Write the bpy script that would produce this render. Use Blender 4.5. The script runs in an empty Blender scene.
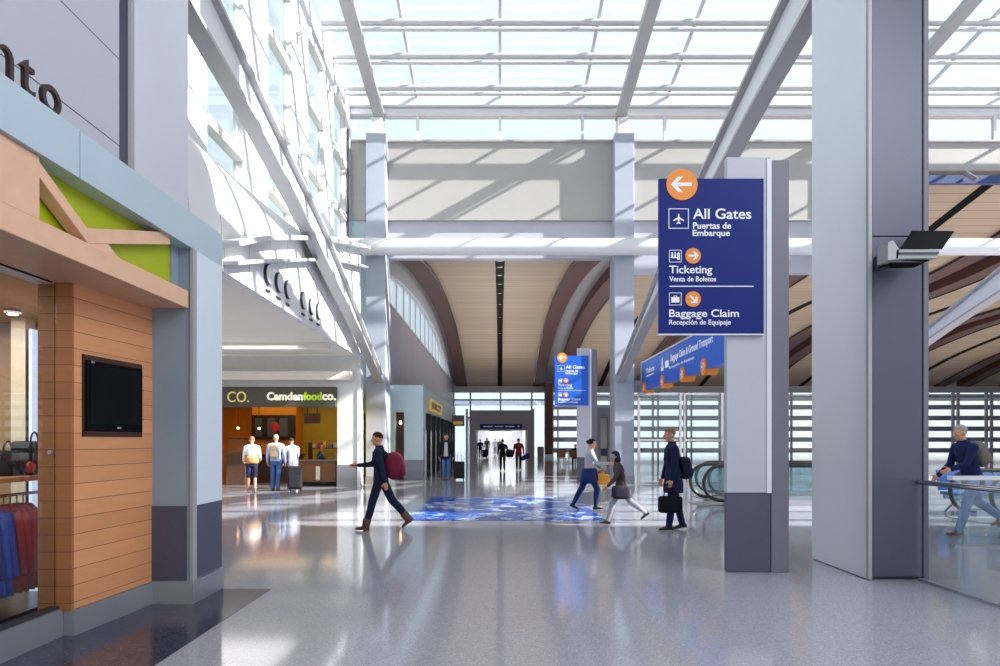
import bpy, bmesh, math, random
from mathutils import Vector, Matrix
random.seed(7)
C = bpy.context.scene.collection
PI = math.pi
F, CX, HY, EYE = 667.0, 500.0, 440.0, 1.6     # focal length in pixels, vanishing point, eye height

# ------------------------------------------------------------------ camera
cam = bpy.data.cameras.new('camera'); co = bpy.data.objects.new('camera', cam); C.objects.link(co)
co.location = (0, 0, EYE); co.rotation_euler = (PI/2, 0, 0)
cam.sensor_width = 36; cam.lens = F*36/1000; cam.shift_x = 0; cam.shift_y = (HY-333)/1000
cam.clip_start = .05; cam.clip_end = 500
bpy.context.scene.camera = co

# ------------------------------------------------------------------ mesh builder
class MB:
    def __init__(s): s.v = []; s.f = []; s.m = []
    def add(s, vs, fs, mi=0):
        b = len(s.v); s.v += [tuple(p) for p in vs]
        for f in fs: s.f.append(tuple(b+i for i in f)); s.m.append(mi)
        return s
    def box(s, x0, x1, y0, y1, z0, z1, mi=0):
        v = [(x, y, z) for z in (z0, z1) for y in (y0, y1) for x in (x0, x1)]
        return s.add(v, [(0,2,3,1),(4,5,7,6),(0,1,5,4),(2,6,7,3),(0,4,6,2),(1,3,7,5)], mi)
    def prism(s, poly, vec, mi=0):
        """poly: list of 3d points, extruded by vec"""
        n = len(poly); p = [Vector(q) for q in poly]; w = Vector(vec)
        vs = p + [q+w for q in p]
        fs = [tuple(range(n-1, -1, -1)), tuple(range(n, 2*n))] + [(i, (i+1) % n, n+(i+1) % n, n+i) for i in range(n)]
        return s.add(vs, fs, mi)
    def loft(s, rings, mi=0, caps=True, closed=True):
        n = len(rings[0]); vs = [p for r in rings for p in r]; fs = []
        for k in range(len(rings)-1):
            for i in range(n if closed else n-1):
                j = (i+1) % n
                fs.append((k*n+i, k*n+j, (k+1)*n+j, (k+1)*n+i))
        if caps and closed:
            fs.append(tuple(range(n-1, -1, -1))); fs.append(tuple(range((len(rings)-1)*n, len(rings)*n)))
        return s.add(vs, fs, mi)
    def tube(s, pts, r, n=10, mi=0):
        P = [Vector(p) for p in pts]; rings = []
        R = r if isinstance(r, (list, tuple)) else [r]*len(P)
        prev = None
        for i, p in enumerate(P):
            d = (P[min(i+1, len(P)-1)] - P[max(i-1, 0)]).normalized()
            up = Vector((0,0,1)) if abs(d.z) < .95 else Vector((0,1,0))
            if prev is None: u = d.cross(up).normalized()
            else:
                u = prev - d*prev.dot(d)
                u = u.normalized() if u.length > 1e-6 else d.cross(up).normalized()
            prev = u; w = d.cross(u)
            rings.append([p + (u*math.cos(2*PI*k/n) + w*math.sin(2*PI*k/n))*R[i] for k in range(n)])
        return s.loft(rings, mi)
    def cyl(s, p0, p1, r0, r1=None, n=24, mi=0):
        return s.tube([p0, p1], [r0, r0 if r1 is None else r1], n, mi)
    def bar(s, p0, p1, w, h, mi=0, up=(0,0,1)):
        """rectangular bar, w across, h along up"""
        a, b = Vector(p0), Vector(p1); d = (b-a).normalized(); u = d.cross(Vector(up)).normalized(); v = u.cross(d)
        rings = [[q+u*sx*w/2+v*sy*h/2 for sx, sy in ((-1,-1),(1,-1),(1,1),(-1,1))] for q in (a, b)]
        return s.loft(rings, mi)
    def ell(s, c, rx, ry, rz, nu=16, nv=10, mi=0, M=None):
        c = Vector(c); rings = []
        top = None
        vs = []; fs = []
        for j in range(1, nv):
            t = PI*j/nv
            for i in range(nu):
                a = 2*PI*i/nu
                vs.append(Vector((rx*math.sin(t)*math.cos(a), ry*math.sin(t)*math.sin(a), rz*math.cos(t))))
        vs.append(Vector((0,0,rz))); vs.append(Vector((0,0,-rz)))
        T, B = len(vs)-2, len(vs)-1
        for j in range(nv-2):
            for i in range(nu):
                k = (i+1) % nu
                fs.append((j*nu+i, (j+1)*nu+i, (j+1)*nu+k, j*nu+k))
        for i in range(nu):
            k = (i+1) % nu
            fs.append((T, i, k)); fs.append((B, (nv-2)*nu+k, (nv-2)*nu+i))
        if M is not None: vs = [M @ v for v in vs]
        return s.add([v+c for v in vs], fs, mi)
    def cap(s, a, b, ra, rb, n=12, mi=0, k=3):
        """tapered capsule"""
        a, b = Vector(a), Vector(b); d = b-a; L = d.length; d = d.normalized() if L > 1e-6 else Vector((0,0,1))
        pts = []; R = []
        for i in range(k, 0, -1):
            t = PI/2*i/k; pts.append(a - d*ra*math.sin(t)*.999); R.append(max(ra*math.cos(t), ra*.06))
        pts.append(a); R.append(ra); pts.append(b); R.append(rb)
        for i in range(1, k+1):
            t = PI/2*i/k; pts.append(b + d*rb*math.sin(t)*.999); R.append(max(rb*math.cos(t), rb*.06))
        return s.tube(pts, R, n, mi)
    def text(s, st, O, u, v, x0, x1, z0, z1, ext=.004, bold=0., mi=0, n=None):
        """lettering scaled to fill the box (x0..x1, z0..z1) of the plane O + u*x + v*z"""
        vs, fs = text_mesh(st, bold)
        X = [p[0] for p in vs]; Y = [p[1] for p in vs]; a0, a1, b0, b1 = min(X), max(X), min(Y), max(Y)
        O, u, v = Vector(O), Vector(u), Vector(v); w = u.cross(v)
        zz = [p[2] for p in vs]; c0, c1 = min(zz), max(zz)
        out = [O + u*(x0+(p[0]-a0)/(a1-a0)*(x1-x0)) + v*(z0+(p[1]-b0)/(b1-b0)*(z1-z0)) + w*((p[2]-c0)/(c1-c0)*ext) for p in vs]
        return s.add(out, fs, mi)
    def build(s, name, mats, parent=None, smooth=False, bevel=0, world=True, autosmooth=False):
        me = bpy.data.meshes.new(name); vs = s.v
        if parent is not None and world:
            L = parent_loc(parent); vs = [(p[0]-L[0], p[1]-L[1], p[2]-L[2]) for p in vs]
        me.from_pydata(vs, [], s.f)
        if not isinstance(mats, (list, tuple)): mats = [mats]
        for m in mats: me.materials.append(m)
        for p, mi in zip(me.polygons, s.m): p.material_index = mi; p.use_smooth = bool(smooth)
        bm = bmesh.new(); bm.from_mesh(me); bmesh.ops.recalc_face_normals(bm, faces=bm.faces); bm.to_mesh(me); bm.free()
        o = bpy.data.objects.new(name, me); C.objects.link(o)
        if parent is not None: o.parent = parent
        if bevel:
            md = o.modifiers.new('bevel', 'BEVEL'); md.width = bevel; md.segments = 2; md.limit_method = 'ANGLE'
        if smooth == 'angle' or autosmooth:
            bm = bmesh.new(); bm.from_mesh(me)
            for e in bm.edges:
                if len(e.link_faces) == 2 and e.calc_face_angle(0) > .7: e.smooth = False
            bm.to_mesh(me); bm.free()
        return o

def parent_loc(o):
    L = Vector(o.location)
    while o.parent is not None: o = o.parent; L = L + Vector(o.location)
    return L

_tc = {}
def text_mesh(st, bold):
    k = (st, bold)
    if k in _tc: return _tc[k]
    cu = bpy.data.curves.new('lettering', 'FONT'); cu.body = st; cu.size = 1; cu.extrude = .05; cu.offset = bold; cu.resolution_u = 4
    o = bpy.data.objects.new('lettering', cu); C.objects.link(o)
    dg = bpy.context.evaluated_depsgraph_get(); dg.update()
    me = bpy.data.meshes.new_from_object(o.evaluated_get(dg))
    vs = [tuple(v.co) for v in me.vertices]; fs = [tuple(p.vertices) for p in me.polygons]
    bpy.data.objects.remove(o); bpy.data.curves.remove(cu); bpy.data.meshes.remove(me)
    _tc[k] = (vs, fs); return _tc[k]

def tag(o, label, cat, group=None):
    o['label'] = label; o['category'] = cat
    if group: o['group'] = group
    return o
def thing(name, label, cat, loc=(0,0,0), group=None):
    o = bpy.data.objects.new(name, None); C.objects.link(o); o.location = loc; o.empty_display_size = .2
    return tag(o, label, cat, group)
def struct(o): o['kind'] = 'structure'; return o
def dup(root, loc, rotz=0, label=None, group=None):
    def rec(o, par):
        c = o.copy(); C.objects.link(c)
        if par is not None: c.parent = par
        for ch in [x for x in C.objects if x.parent == o]: rec(ch, c)
        return c
    r = rec(root, None); r.location = loc; r.rotation_euler = (0, 0, rotz)
    if label: r['label'] = label
    if group: r['group'] = group
    return r

# ------------------------------------------------------------------ materials
def srgb(c):
    if isinstance(c, str):
        c = [int(c[i:i+2], 16)/255 for i in (0, 2, 4)]
        return tuple((x/12.92 if x < .04045 else ((x+.055)/1.055)**2.4) for x in c)
    return c
def M(name, col, rough=.5, metal=0., var=.06, scale=4., spec=.5, emit=0., bump=0., ecol=None):
    m = bpy.data.materials.new(name); m.use_nodes = True; nt = m.node_tree; b = nt.nodes['Principled BSDF']
    c = srgb(col)
    tc = nt.nodes.new('ShaderNodeTexCoord'); nz = nt.nodes.new('ShaderNodeTexNoise'); nz.inputs['Scale'].default_value = scale
    nt.links.new(tc.outputs['Object'], nz.inputs['Vector'])
    mx = nt.nodes.new('ShaderNodeMix'); mx.data_type = 'RGBA'
    mx.inputs['A'].default_value = (*[x*(1-var) for x in c], 1); mx.inputs['B'].default_value = (*[min(1, x*(1+var)) for x in c], 1)
    nt.links.new(nz.outputs['Fac'], mx.inputs['Factor']); nt.links.new(mx.outputs['Result'], b.inputs['Base Color'])
    b.inputs['Roughness'].default_value = rough; b.inputs['Metallic'].default_value = metal; b.inputs['Specular IOR Level'].default_value = spec
    if emit:
        b.inputs['Emission Color'].default_value = (*(srgb(ecol) if ecol else c), 1); b.inputs['Emission Strength'].default_value = emit
    if bump:
        bp = nt.nodes.new('ShaderNodeBump'); bp.inputs['Strength'].default_value = bump; bp.inputs['Distance'].default_value = .01
        nt.links.new(nz.outputs['Fac'], bp.inputs['Height']); nt.links.new(bp.outputs['Normal'], b.inputs['Normal'])
    return m
def glass(name, tint=(1,1,1), refl=.08, rough=0.0):
    m = bpy.data.materials.new(name); m.use_nodes = True; nt = m.node_tree; nt.nodes.clear()
    o = nt.nodes.new('ShaderNodeOutputMaterial'); t = nt.nodes.new('ShaderNodeBsdfTransparent'); g = nt.nodes.new('ShaderNodeBsdfGlossy')
    fr = nt.nodes.new('ShaderNodeLayerWeight'); fr.inputs['Blend'].default_value = .35
    mr = nt.nodes.new('ShaderNodeMapRange'); mr.inputs['To Min'].default_value = refl*.6; mr.inputs['To Max'].default_value = min(1, refl*5)
    x = nt.nodes.new('ShaderNodeMixShader'); t.inputs['Color'].default_value = (*tint, 1); g.inputs['Roughness'].default_value = rough
    nt.links.new(fr.outputs['Facing'], mr.inputs['Value']); nt.links.new(mr.outputs['Result'], x.inputs['Fac'])
    nt.links.new(t.outputs[0], x.inputs[1]); nt.links.new(g.outputs[0], x.inputs[2]); nt.links.new(x.outputs[0], o.inputs['Surface'])
    return m
def lines_mat(name, col, dark, axis, pitch, width=.05, rough=.5, grain=None, offset=0., var=.1, spec=.4):
    """boards or panels: dark joints across one axis, a colour of its own for each board, stretched grain"""
    m = bpy.data.materials.new(name); m.use_nodes = True; nt = m.node_tree; b = nt.nodes['Principled BSDF']; N = nt.nodes.new; L = nt.links.new
    g = N('ShaderNodeNewGeometry'); sp = N('ShaderNodeSeparateXYZ'); L(g.outputs['Position'], sp.inputs[0])
    a = N('ShaderNodeMath'); a.operation = 'MULTIPLY_ADD'; a.inputs[1].default_value = 1/pitch; a.inputs[2].default_value = offset+50; L(sp.outputs[axis], a.inputs[0])
    fr = N('ShaderNodeMath'); fr.operation = 'FRACT'; L(a.outputs[0], fr.inputs[0])
    fl = N('ShaderNodeMath'); fl.operation = 'FLOOR'; L(a.outputs[0], fl.inputs[0])
    lt = N('ShaderNodeMath'); lt.operation = 'LESS_THAN'; lt.inputs[1].default_value = width; L(fr.outputs[0], lt.inputs[0])
    wn = N('ShaderNodeTexWhiteNoise'); wn.noise_dimensions = '1D'; L(fl.outputs[0], wn.inputs['W'])
    c = srgb(col)
    mp = N('ShaderNodeMapping'); mp.inputs['Scale'].default_value = grain or (1,1,1); L(g.outputs['Position'], mp.inputs[0])
    nz = N('ShaderNodeTexNoise'); nz.inputs['Scale'].default_value = 1; nz.inputs['Detail'].default_value = 4; L(mp.outputs[0], nz.inputs['Vector'])
    ad = N('ShaderNodeMath'); ad.operation = 'ADD'; L(wn.outputs['Value'], ad.inputs[0]); L(nz.outputs['Fac'], ad.inputs[1])
    hf = N('ShaderNodeMath'); hf.operation = 'MULTIPLY'; hf.inputs[1].default_value = .5; L(ad.outputs[0], hf.inputs[0])
    mx = N('ShaderNodeMix'); mx.data_type = 'RGBA'; L(hf.outputs[0], mx.inputs['Factor'])
    mx.inputs['A'].default_value = (*[x*(1-var) for x in c], 1); mx.inputs['B'].default_value = (*[min(1, x*(1+var)) for x in c], 1)
    m2 = N('ShaderNodeMix'); m2.data_type = 'RGBA'; L(lt.outputs[0], m2.inputs['Factor']); L(mx.outputs['Result'], m2.inputs['A']); m2.inputs['B'].default_value = (*srgb(dark), 1)
    L(m2.outputs['Result'], b.inputs['Base Color']); b.inputs['Roughness'].default_value = rough; b.inputs['Specular IOR Level'].default_value = spec
    return m
def terrazzo(name, base, lo, hi, rough, scale=160.):
    m = bpy.data.materials.new(name); m.use_nodes = True; nt = m.node_tree; b = nt.nodes['Principled BSDF']; N = nt.nodes.new; L = nt.links.new
    g = N('ShaderNodeNewGeometry'); vo = N('ShaderNodeTexVoronoi'); vo.inputs['Scale'].default_value = scale; L(g.outputs['Position'], vo.inputs['Vector'])
    sc = N('ShaderNodeSeparateColor'); L(vo.outputs['Color'], sc.inputs[0])
    r = N('ShaderNodeValToRGB'); e = r.color_ramp.elements
    e[0].position = 0; e[0].color = (*srgb(lo), 1); e[1].position = 1; e[1].color = (*srgb(hi), 1)
    for p_ in (.16, .84):
        q = e.new(p_); q.color = (*srgb(base), 1)
    r.color_ramp.interpolation = 'LINEAR'; L(sc.outputs[0], r.inputs[0])
    nz = N('ShaderNodeTexNoise'); nz.inputs['Scale'].default_value = .35; nz.inputs['Detail'].default_value = 2; L(g.outputs['Position'], nz.inputs['Vector'])
    mr = N('ShaderNodeMapRange'); mr.inputs['To Min'].default_value = .88; mr.inputs['To Max'].default_value = 1.1; L(nz.outputs['Fac'], mr.inputs['Value'])
    ml = N('ShaderNodeVectorMath'); ml.operation = 'SCALE'; L(r.outputs['Color'], ml.inputs[0]); L(mr.outputs['Result'], ml.inputs['Scale'])
    L(ml.outputs[0], b.inputs['Base Color']); b.inputs['Roughness'].default_value = rough; b.inputs['Specular IOR Level'].default_value = .55
    return m
def mosaic_mat():
    m = bpy.data.materials.new('mosaic tiles'); m.use_nodes = True; nt = m.node_tree; b = nt.nodes['Principled BSDF']; N = nt.nodes.new; L = nt.links.new
    g = N('ShaderNodeNewGeometry')
    def cells(scale, stretch):
        mp = N('ShaderNodeMapping'); mp.inputs['Scale'].default_value = stretch; L(g.outputs['Position'], mp.inputs[0])
        vo = N('ShaderNodeTexVoronoi'); vo.inputs['Scale'].default_value = scale; L(mp.outputs[0], vo.inputs['Vector'])
        s = N('ShaderNodeSeparateColor'); L(vo.outputs['Color'], s.inputs[0]); return s.outputs[0], s.outputs[1]
    a, a2 = cells(3.2, (1, .8, 1)); f, _ = cells(16, (1, 1, 1))
    ad = N('ShaderNodeMath'); ad.operation = 'MULTIPLY_ADD'; ad.inputs[1].default_value = .22; L(f, ad.inputs[0])
    ml = N('ShaderNodeMath'); ml.operation = 'MULTIPLY'; ml.inputs[1].default_value = .8; L(a, ml.inputs[0]); L(ml.outputs[0], ad.inputs[2])
    r = N('ShaderNodeValToRGB'); r.color_ramp.interpolation = 'CONSTANT'; e = r.color_ramp.elements
    cols = [(0, '1d3a94'), (.2, '2c55bb'), (.36, '4f80da'), (.5, '2348ae'), (.6, '86a9ea'), (.71, 'd5e0f4'), (.80, 'd0935f'), (.83, '6f95dd'), (.92, 'c2cde0')]
    e[0].position = 0; e[0].color = (*srgb(cols[0][1]), 1); e[1].position = cols[-1][0]; e[1].color = (*srgb(cols[-1][1]), 1)
    for p, c in cols[1:-1]: q = e.new(p); q.color = (*srgb(c), 1)
    L(ad.outputs[0], r.inputs[0]); L(r.outputs['Color'], b.inputs['Base Color']); b.inputs['Roughness'].default_value = .16
    return m

W = dict(
 column=M('column cladding', 'a2a7b6', .42, var=.03, scale=1.2),
 white=M('white paint', 'd9dadd', .45, var=.03), warmwhite=M('warm white paint', 'e4e0d6', .5, var=.03),
 steel_white=M('white steel coating', 'b9babd', .35, var=.03), steel_grey=M('grey steel coating', 'a3a2a4', .4, var=.04),
 wallgrey=M('grey wall panel', 'a5a29f', .55, var=.04, scale=1.5), lav=M('lavender grey panel', 'b4b5c0', .42, var=.03, scale=1.2),
 pillar_side=M('brushed aluminium panel', 'd0d3dc', .38, metal=.2, var=.05, scale=1.), pillar_front=M('dark slate metal panel', '505262', .36, metal=.3, var=.08, scale=1.2),
 dark_edge=M('dark joint', '2c2d36', .5), charcoal=M('charcoal panel', '4b4d60', .45, var=.06, scale=20), black=M('black plastic', '0b0c10', .25), blacksoft=M('black fabric', '14151c', .85),
 paleblue=M('pale blue metal panel', 'b4c6d2', .35, metal=.15, var=.03, scale=.8), paleblue_shaded=M('pale blue panel with painted shade', '8f9fae', .4, metal=.1, var=.03),  # the second is the pale blue panel with shade put into its colour
 lightblue=M('light blue wall', 'b9cfd8', .45, var=.03), green=M('lime green panel', 'a6b404', .5, var=.05), skirt=M('brushed steel skirting', 'a5a6ae', .3, metal=.55, var=.06, scale=3),
 blue=M('sign blue enamel', '061c70', .45, var=.02, spec=.2), blue_hi=M('banner and lit far sign blue', '1d5cc4', .4, var=.04, spec=.3), orange=M('sign orange', 'e8871f', .45, var=.03), letter=M('white lettering', 'eeeef2', .5, var=.01),
 bronze=M('dark bronze letters', '33221f', .4, metal=.3), chrome=M('polished steel', 'c8cad0', .15, metal=1.), grey_dark=M('dark grey paint', '6c6a76', .45), portal=M('portal grey panel', '85828c', .5, var=.05, scale=.8),
 brown=M('dark brown wood edge', '3b211b', .5), louver=M('grey louvre blade', '8d93a0', .4), olive=M('olive dark fascia', '4a493c', .5), cream=M('cream wall', 'efe8d6', .6), yellow=M('yellow sign face', 'd9a932', .4, emit=.25), lime=M('lime lettering', 'a8c520', .5, emit=.3),
 ochre=M('ochre wall', 'd98a1c', .6, var=.1), ochre2=M('olive yellow wall', 'b39a1e', .6, var=.1), cabinet=M('dark wood cabinet', '4c3020', .5, var=.2), red=M('red picture', 'b3202a', .5), rubber=M('black handrail rubber', '15161b', .35),
 white_em=M('lit white diffuser', 'ffffff', .5, emit=1.6), warm_em=M('warm lamp', 'ffd59a', .5, emit=12.0), spot_em=M('bright downlight', 'fff3dd', .5, emit=8.0), grey_floor=M('grey plinth', '7f808a', .5), brass=M('brown chair seat', '7a4b2a', .5),
)
W['wood_ceiling'] = lines_mat('pale wood ceiling boards', 'bda68e', '8a745e', 1, .62, .06, .55, (.6, 6, 1), var=.14)
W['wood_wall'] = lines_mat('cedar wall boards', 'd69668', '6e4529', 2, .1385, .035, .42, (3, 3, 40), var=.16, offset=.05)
W['wood_shaded'] = lines_mat('shaded cedar boards', 'a2683e', '4a2812', 2, .1385, .035, .42, (3, 3, 40), var=.16, offset=.05)  # same cedar as the wall boards, darkened to hold the end face's shade
W['beam_wood'] = M('light maple timber', 'dcb294', .5, var=.1, scale=7)
W['rib'] = M('dark brown rib timber', '5b352c', .55, var=.12, scale=3)
W['floor'] = terrazzo('pale terrazzo', 'a2a1ab', '878690', 'bebdc6', .09, 120)
W['floor_dark'] = terrazzo('dark terrazzo border', '2e3042', '1a1b28', '6a6c80', .16, 130)
W['mosaic'] = mosaic_mat()
W['seam_white'] = lines_mat('white cladding with seams', 'dcdcde', '9b9ba3', 1, 1.15, .022, .5, (1,1,1), var=.03)
W['glass_roof'] = glass('roof glass', (.97, .99, 1), .04)
W['glass_win'] = glass('window glass', (.95, .98, 1), .05)
W['glass_rail'] = glass('balustrade glass', (.88, .93, .94), .06)
W['glass_shop'] = glass('shop glass', (.9, .93, .94), .03)

def frit():
    m = bpy.data.materials.new('white fritted glass'); m.use_nodes = True; nt = m.node_tree; nt.nodes.clear(); N = nt.nodes.new
    o = N('ShaderNodeOutputMaterial'); t = N('ShaderNodeBsdfTransparent'); u = N('ShaderNodeBsdfTranslucent'); x = N('ShaderNodeMixShader'); nz = N('ShaderNodeTexNoise'); nz.inputs['Scale'].default_value = 3
    mr = N('ShaderNodeMapRange'); mr.inputs['To Min'].default_value = .35; mr.inputs['To Max'].default_value = .6; nt.links.new(nz.outputs['Fac'], mr.inputs['Value']); nt.links.new(mr.outputs['Result'], x.inputs['Fac'])
    u.inputs['Color'].default_value = (.95, .95, .95, 1); t.inputs['Color'].default_value = (.95, .95, .95, 1)
    nt.links.new(t.outputs[0], x.inputs[1]); nt.links.new(u.outputs[0], x.inputs[2]); nt.links.new(x.outputs[0], o.inputs['Surface']); return m
W['frit'] = frit()
W['board'] = M('dark menu board', '22150f', .4, var=.2)
W['matte_black'] = M('matte black metal', '06070b', .7, spec=.1)
# ================================================================== SETTING
def interp(T, y):
    if y <= T[0][0]: return T[0][1]
    for (a, b), (c, d) in zip(T, T[1:]):
        if y <= c: return b+(d-b)*(y-a)/(c-a)
    return T[-1][1]
def smooth_interp(T, y):                       # catmull-rom through the table
    if y <= T[0][0]: return T[0][1]
    if y >= T[-1][0]: return T[-1][1]
    for i in range(len(T)-1):
        if y <= T[i+1][0]:
            x0, y0 = T[i]; x1, y1 = T[i+1]; h = x1-x0; t = (y-x0)/h
            m0 = (y1-T[i-1][1])/(x1-T[i-1][0])*h if i > 0 else (y1-y0)
            m1 = (T[i+2][1]-y0)/(T[i+2][0]-x0)*h if i+2 < len(T) else (y1-y0)
            return (2*t**3-3*t*t+1)*y0+(t**3-2*t*t+t)*m0+(-2*t**3+3*t*t)*y1+(t**3-t*t)*m1

struct(MB().box(-14, 52, -9, 115, -.3, 0).build('floor', W['floor']))
struct(MB().box(-9, -2.45, 1, 7.16, 0, .004).build('trim_floor_border', W['floor_dark']))
o = MB().box(-1.9, 2.1, 13.2, 18.7, 0, .004).build('floor_mosaic', W['mosaic'])
tag(o, 'blue tile mosaic panel with orange and white flecks set in the terrazzo floor', 'mosaic')

# ---- big front pillars (right one in view from floor to roof; its mirror image on the left stands behind the shopfront)
def pillar(sgn, label):
    t = thing('pillar', label, 'pillar', (sgn*4.545, 8.3, 0), 'aluminium clad front pillars')
    a, b = sorted((sgn*4.2, sgn*4.89))
    MB().box(a+.03, b-.03, 7.66, 8.95, 0, 14.2).build('core', W['dark_edge'], t)
    ia, ib = sorted((sgn*4.2, sgn*4.235))
    MB().box(ia, ib, 7.66, 8.98, .01, 14.2).build('side_panel', W['pillar_side'], t)
    ea, eb = sorted((sgn*4.2, sgn*4.24))
    MB().box(ea, eb, 7.6, 7.65, .01, 14.2).build('corner_strip', W['steel_grey'], t)
    fa, fb = sorted((sgn*4.255, sgn*4.82))
    f = MB(); f.box(fa, fb, 7.62, 7.67, .04, 3.92); f.box(fa, fb, 7.62, 7.67, 3.935, 14.2); f.build('front_panel', W['pillar_front'], t)
    ga, gb = sorted((sgn*4.835, sgn*4.89))
    MB().box(ga, gb, 7.61, 8.98, 0, 14.2).build('edge_strip', W['grey_dark'], t)
    return t
pillar(1, 'tall slate and aluminium clad pillar at right carrying a floodlight')
pillar(-1, 'tall grey clad pillar rising behind the pale blue shopfront at left')

# ---- second row of columns
def column(x, label):
    t = thing('column', label, 'column', (x, 25, 0), 'white columns along the concourse mouth')
    MB().box(x-.36, x+.36, 24.5, 25.6, .25, 12.88).build('shaft', W['column'], t, bevel=.015)
    MB().box(x-.37, x+.37, 24.48, 25.62, 0, .25).build('skirting', W['skirt'], t)
    MB().box(x-.2, x+.2, 24.7, 25.2, 12.88, 13.56).build('stub_post', W['white'], t)
column(-4.57, 'white clad column at the concourse mouth beside the food shop')
column(4.57, 'white clad column at the concourse mouth behind the large blue sign')
column(13.87, 'white clad column hidden behind the big right pillar')

# ---- curved diagonal I beams
UP = [(2.0,1.66),(2.38,1.570),(2.97,1.426),(3.18,1.373),(3.88,1.205),(4.76,.905),(5.7,.57)]
LO = [(2.0,1.462),(2.196,1.419),(2.752,1.32),(3.625,1.11),(3.87,1.04),(4.76,.80),(5.7,.50)]
def ibeam(x0, sg, label):
    t = thing('diagonal_beam', label, 'beam', (x0, 24.4, 4), 'curved diagonal roof beams')
    x1 = x0+sg*.3; a, b = min(x0, x1), max(x0, x1); c = (a+b)/2
    rs = [2.08+k*(5.72-2.08)/28 for k in range(29)]
    up = [(r*4.28, 1.6+4.28*smooth_interp(UP, r)) for r in rs]; lo = [(r*4.28, 1.6+4.28*smooth_interp(LO, r)) for r in rs]
    def strip(p, q): return [[(p, y, z+.035), (q, y, z+.035), (q, y, z-.035), (p, y, z-.035)] for y, z in up] , [[(p, y, z+.035), (q, y, z+.035), (q, y, z-.035), (p, y, z-.035)] for y, z in lo]
    u, l = strip(a, b)
    MB().loft(u).build('upper_flange', W['steel_grey'], t); MB().loft(l).build('lower_flange', W['steel_grey'], t)
    MB().loft([[(c-.03, y, zu), (c+.03, y, zu), (c+.03, y, zl), (c-.03, y, zl)] for (y, zu), (_, zl) in zip(up, lo)]).build('web', W['white'], t)
ibeam(-4.28, -1, 'grey curved diagonal beam above the food shop on the left side')
ibeam(4.28, 1, 'grey curved diagonal beam passing behind the large blue sign')
ibeam(13.55, 1, 'white curved diagonal beam seen to the right of the big pillar')

# ---- horizontal pipe and fascia under the back wall
t = thing('tie_pipe', 'long white horizontal pipe crossing below the back wall', 'pipe', (4, 24.1, 8.58))
MB().cyl((-5.6, 24.1, 8.58), (21, 24.1, 8.58), .3, n=28).build('pipe', W['white'], t, smooth='angle')
for x in (-4.57, 4.57, 13.87): MB().box(x-.12, x+.12, 24.05, 24.49, 8.4, 8.76).build('bracket', W['white'], t)

wb = MB(); wb.box(-5.7, 16, 25.0, 25.5, 9.85, 12.77); wb.box(16, 46, 25.0, 25.5, 11.7, 12.77)
struct(wb.build('wall_back', W['wallgrey']))
w2 = MB(); w2.box(-4.93, 4.93, 25.15, 25.5, 8.45, 9.83); w2.box(4.93, 16, 25.15, 25.5, 7.9, 9.83)
struct(w2.build('wall_back_lower', W['lav']))
cp = MB(); cp.box(-5.7, 46, 24.9, 25.55, 12.75, 12.82); cp.box(-5.7, 16, 24.97, 25.2, 9.83, 9.87)
struct(cp.build('trim_back_wall', W['wallgrey']))
for i, xs in enumerate([-3.1, 0, 3.1]): pass
hd = MB(); hd.box(-6, 46, 24.9, 25.35, 13.78, 13.98); hd.box(-6, 46, 24.7, 25.4, 14.02, 14.3)
struct(hd.build('trim_back_header', W['white']))
k = -2; n = 1
xs = [-5.7]+[k*3.1 for k in range(-1, 15)]+[46]
for a, b in zip(xs, xs[1:]):
    m = MB().box(a-.05, a+.05, 25.05, 25.2, 12.82, 13.78); o = struct(m.build('window_%d' % n, W['white']))
    MB().box(a+.05, b-.05, 25.1, 25.115, 12.82, 13.78).build('pane', W['glass_win'], o); n += 1
struct(MB().box(15.5, 30, 24.8, 25.0, 11.15, 11.45).build('trim_blue_slot', M('deep blue trim', '2b3a70', .4)))
o = thing('camera_bracket', 'small dark camera on a bracket under the high wall at far right', 'camera', (17.25, 24.7, 11.3))
MB().cyl((17.25, 24.8, 11.3), (17.25, 24.6, 11.3), .05).build('bracket', W['steel_grey'], o)
MB().cyl((17.15, 24.6, 11.45), (17.4, 24.35, 11.1), .09).build('body', W['grey_dark'], o)

# ---- glass roof: rafters, purlins, bars, panes
def rz(y): return 13.57+.15*(24.8-y)            # underside of the rafters
SHADE_Y = 5.0
for x, lb in ((-4.5, 'skylight rafter running to the left end of the back wall'), (4.5, 'skylight rafter left of the large sign'), (13.85, 'skylight rafter right of the big pillar')):
    m = MB().loft([[(x-.19, y, rz(y)+h0) for h0 in (0,)]+[(x+.19, y, rz(y)), (x+.19, y, rz(y)+.24), (x-.19, y, rz(y)+.24)] for y in (SHADE_Y, 25.0)])
    tag(m.build('rafter', W['steel_grey']), 'grey '+lb, 'rafter', 'long skylight rafters')
names = {20.9: 'nearest of the three double purlins crossing the skylight', 22.36: 'middle one of the three double purlins crossing the skylight', 23.93: 'farthest of the three double purlins crossing the skylight'}
def purlin(mb_u, mb_l, y):
    z = rz(y)+.25
    mb_l.cyl((-5.58, y, z+.06), (40, y, z+.06), .06, n=12); mb_u.cyl((-5.58, y, z+.285), (40, y, z+.285), .1, n=12)
for y, lb in names.items():
    t = thing('purlin', 'white '+lb, 'purlin', (0, y, rz(y)), 'double tube purlins'); u, l = MB(), MB(); purlin(u, l, y)
    u.build('upper_tube', W['steel_white'], t, smooth='angle'); l.build('lower_tube', W['steel_white'], t, smooth='angle')
rest = MB()
for y in (19.4, 17.9, 16.3, 14.7, 13.0, 11.3, 9.6, 7.9, 6.2): purlin(rest, rest, y)
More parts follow.
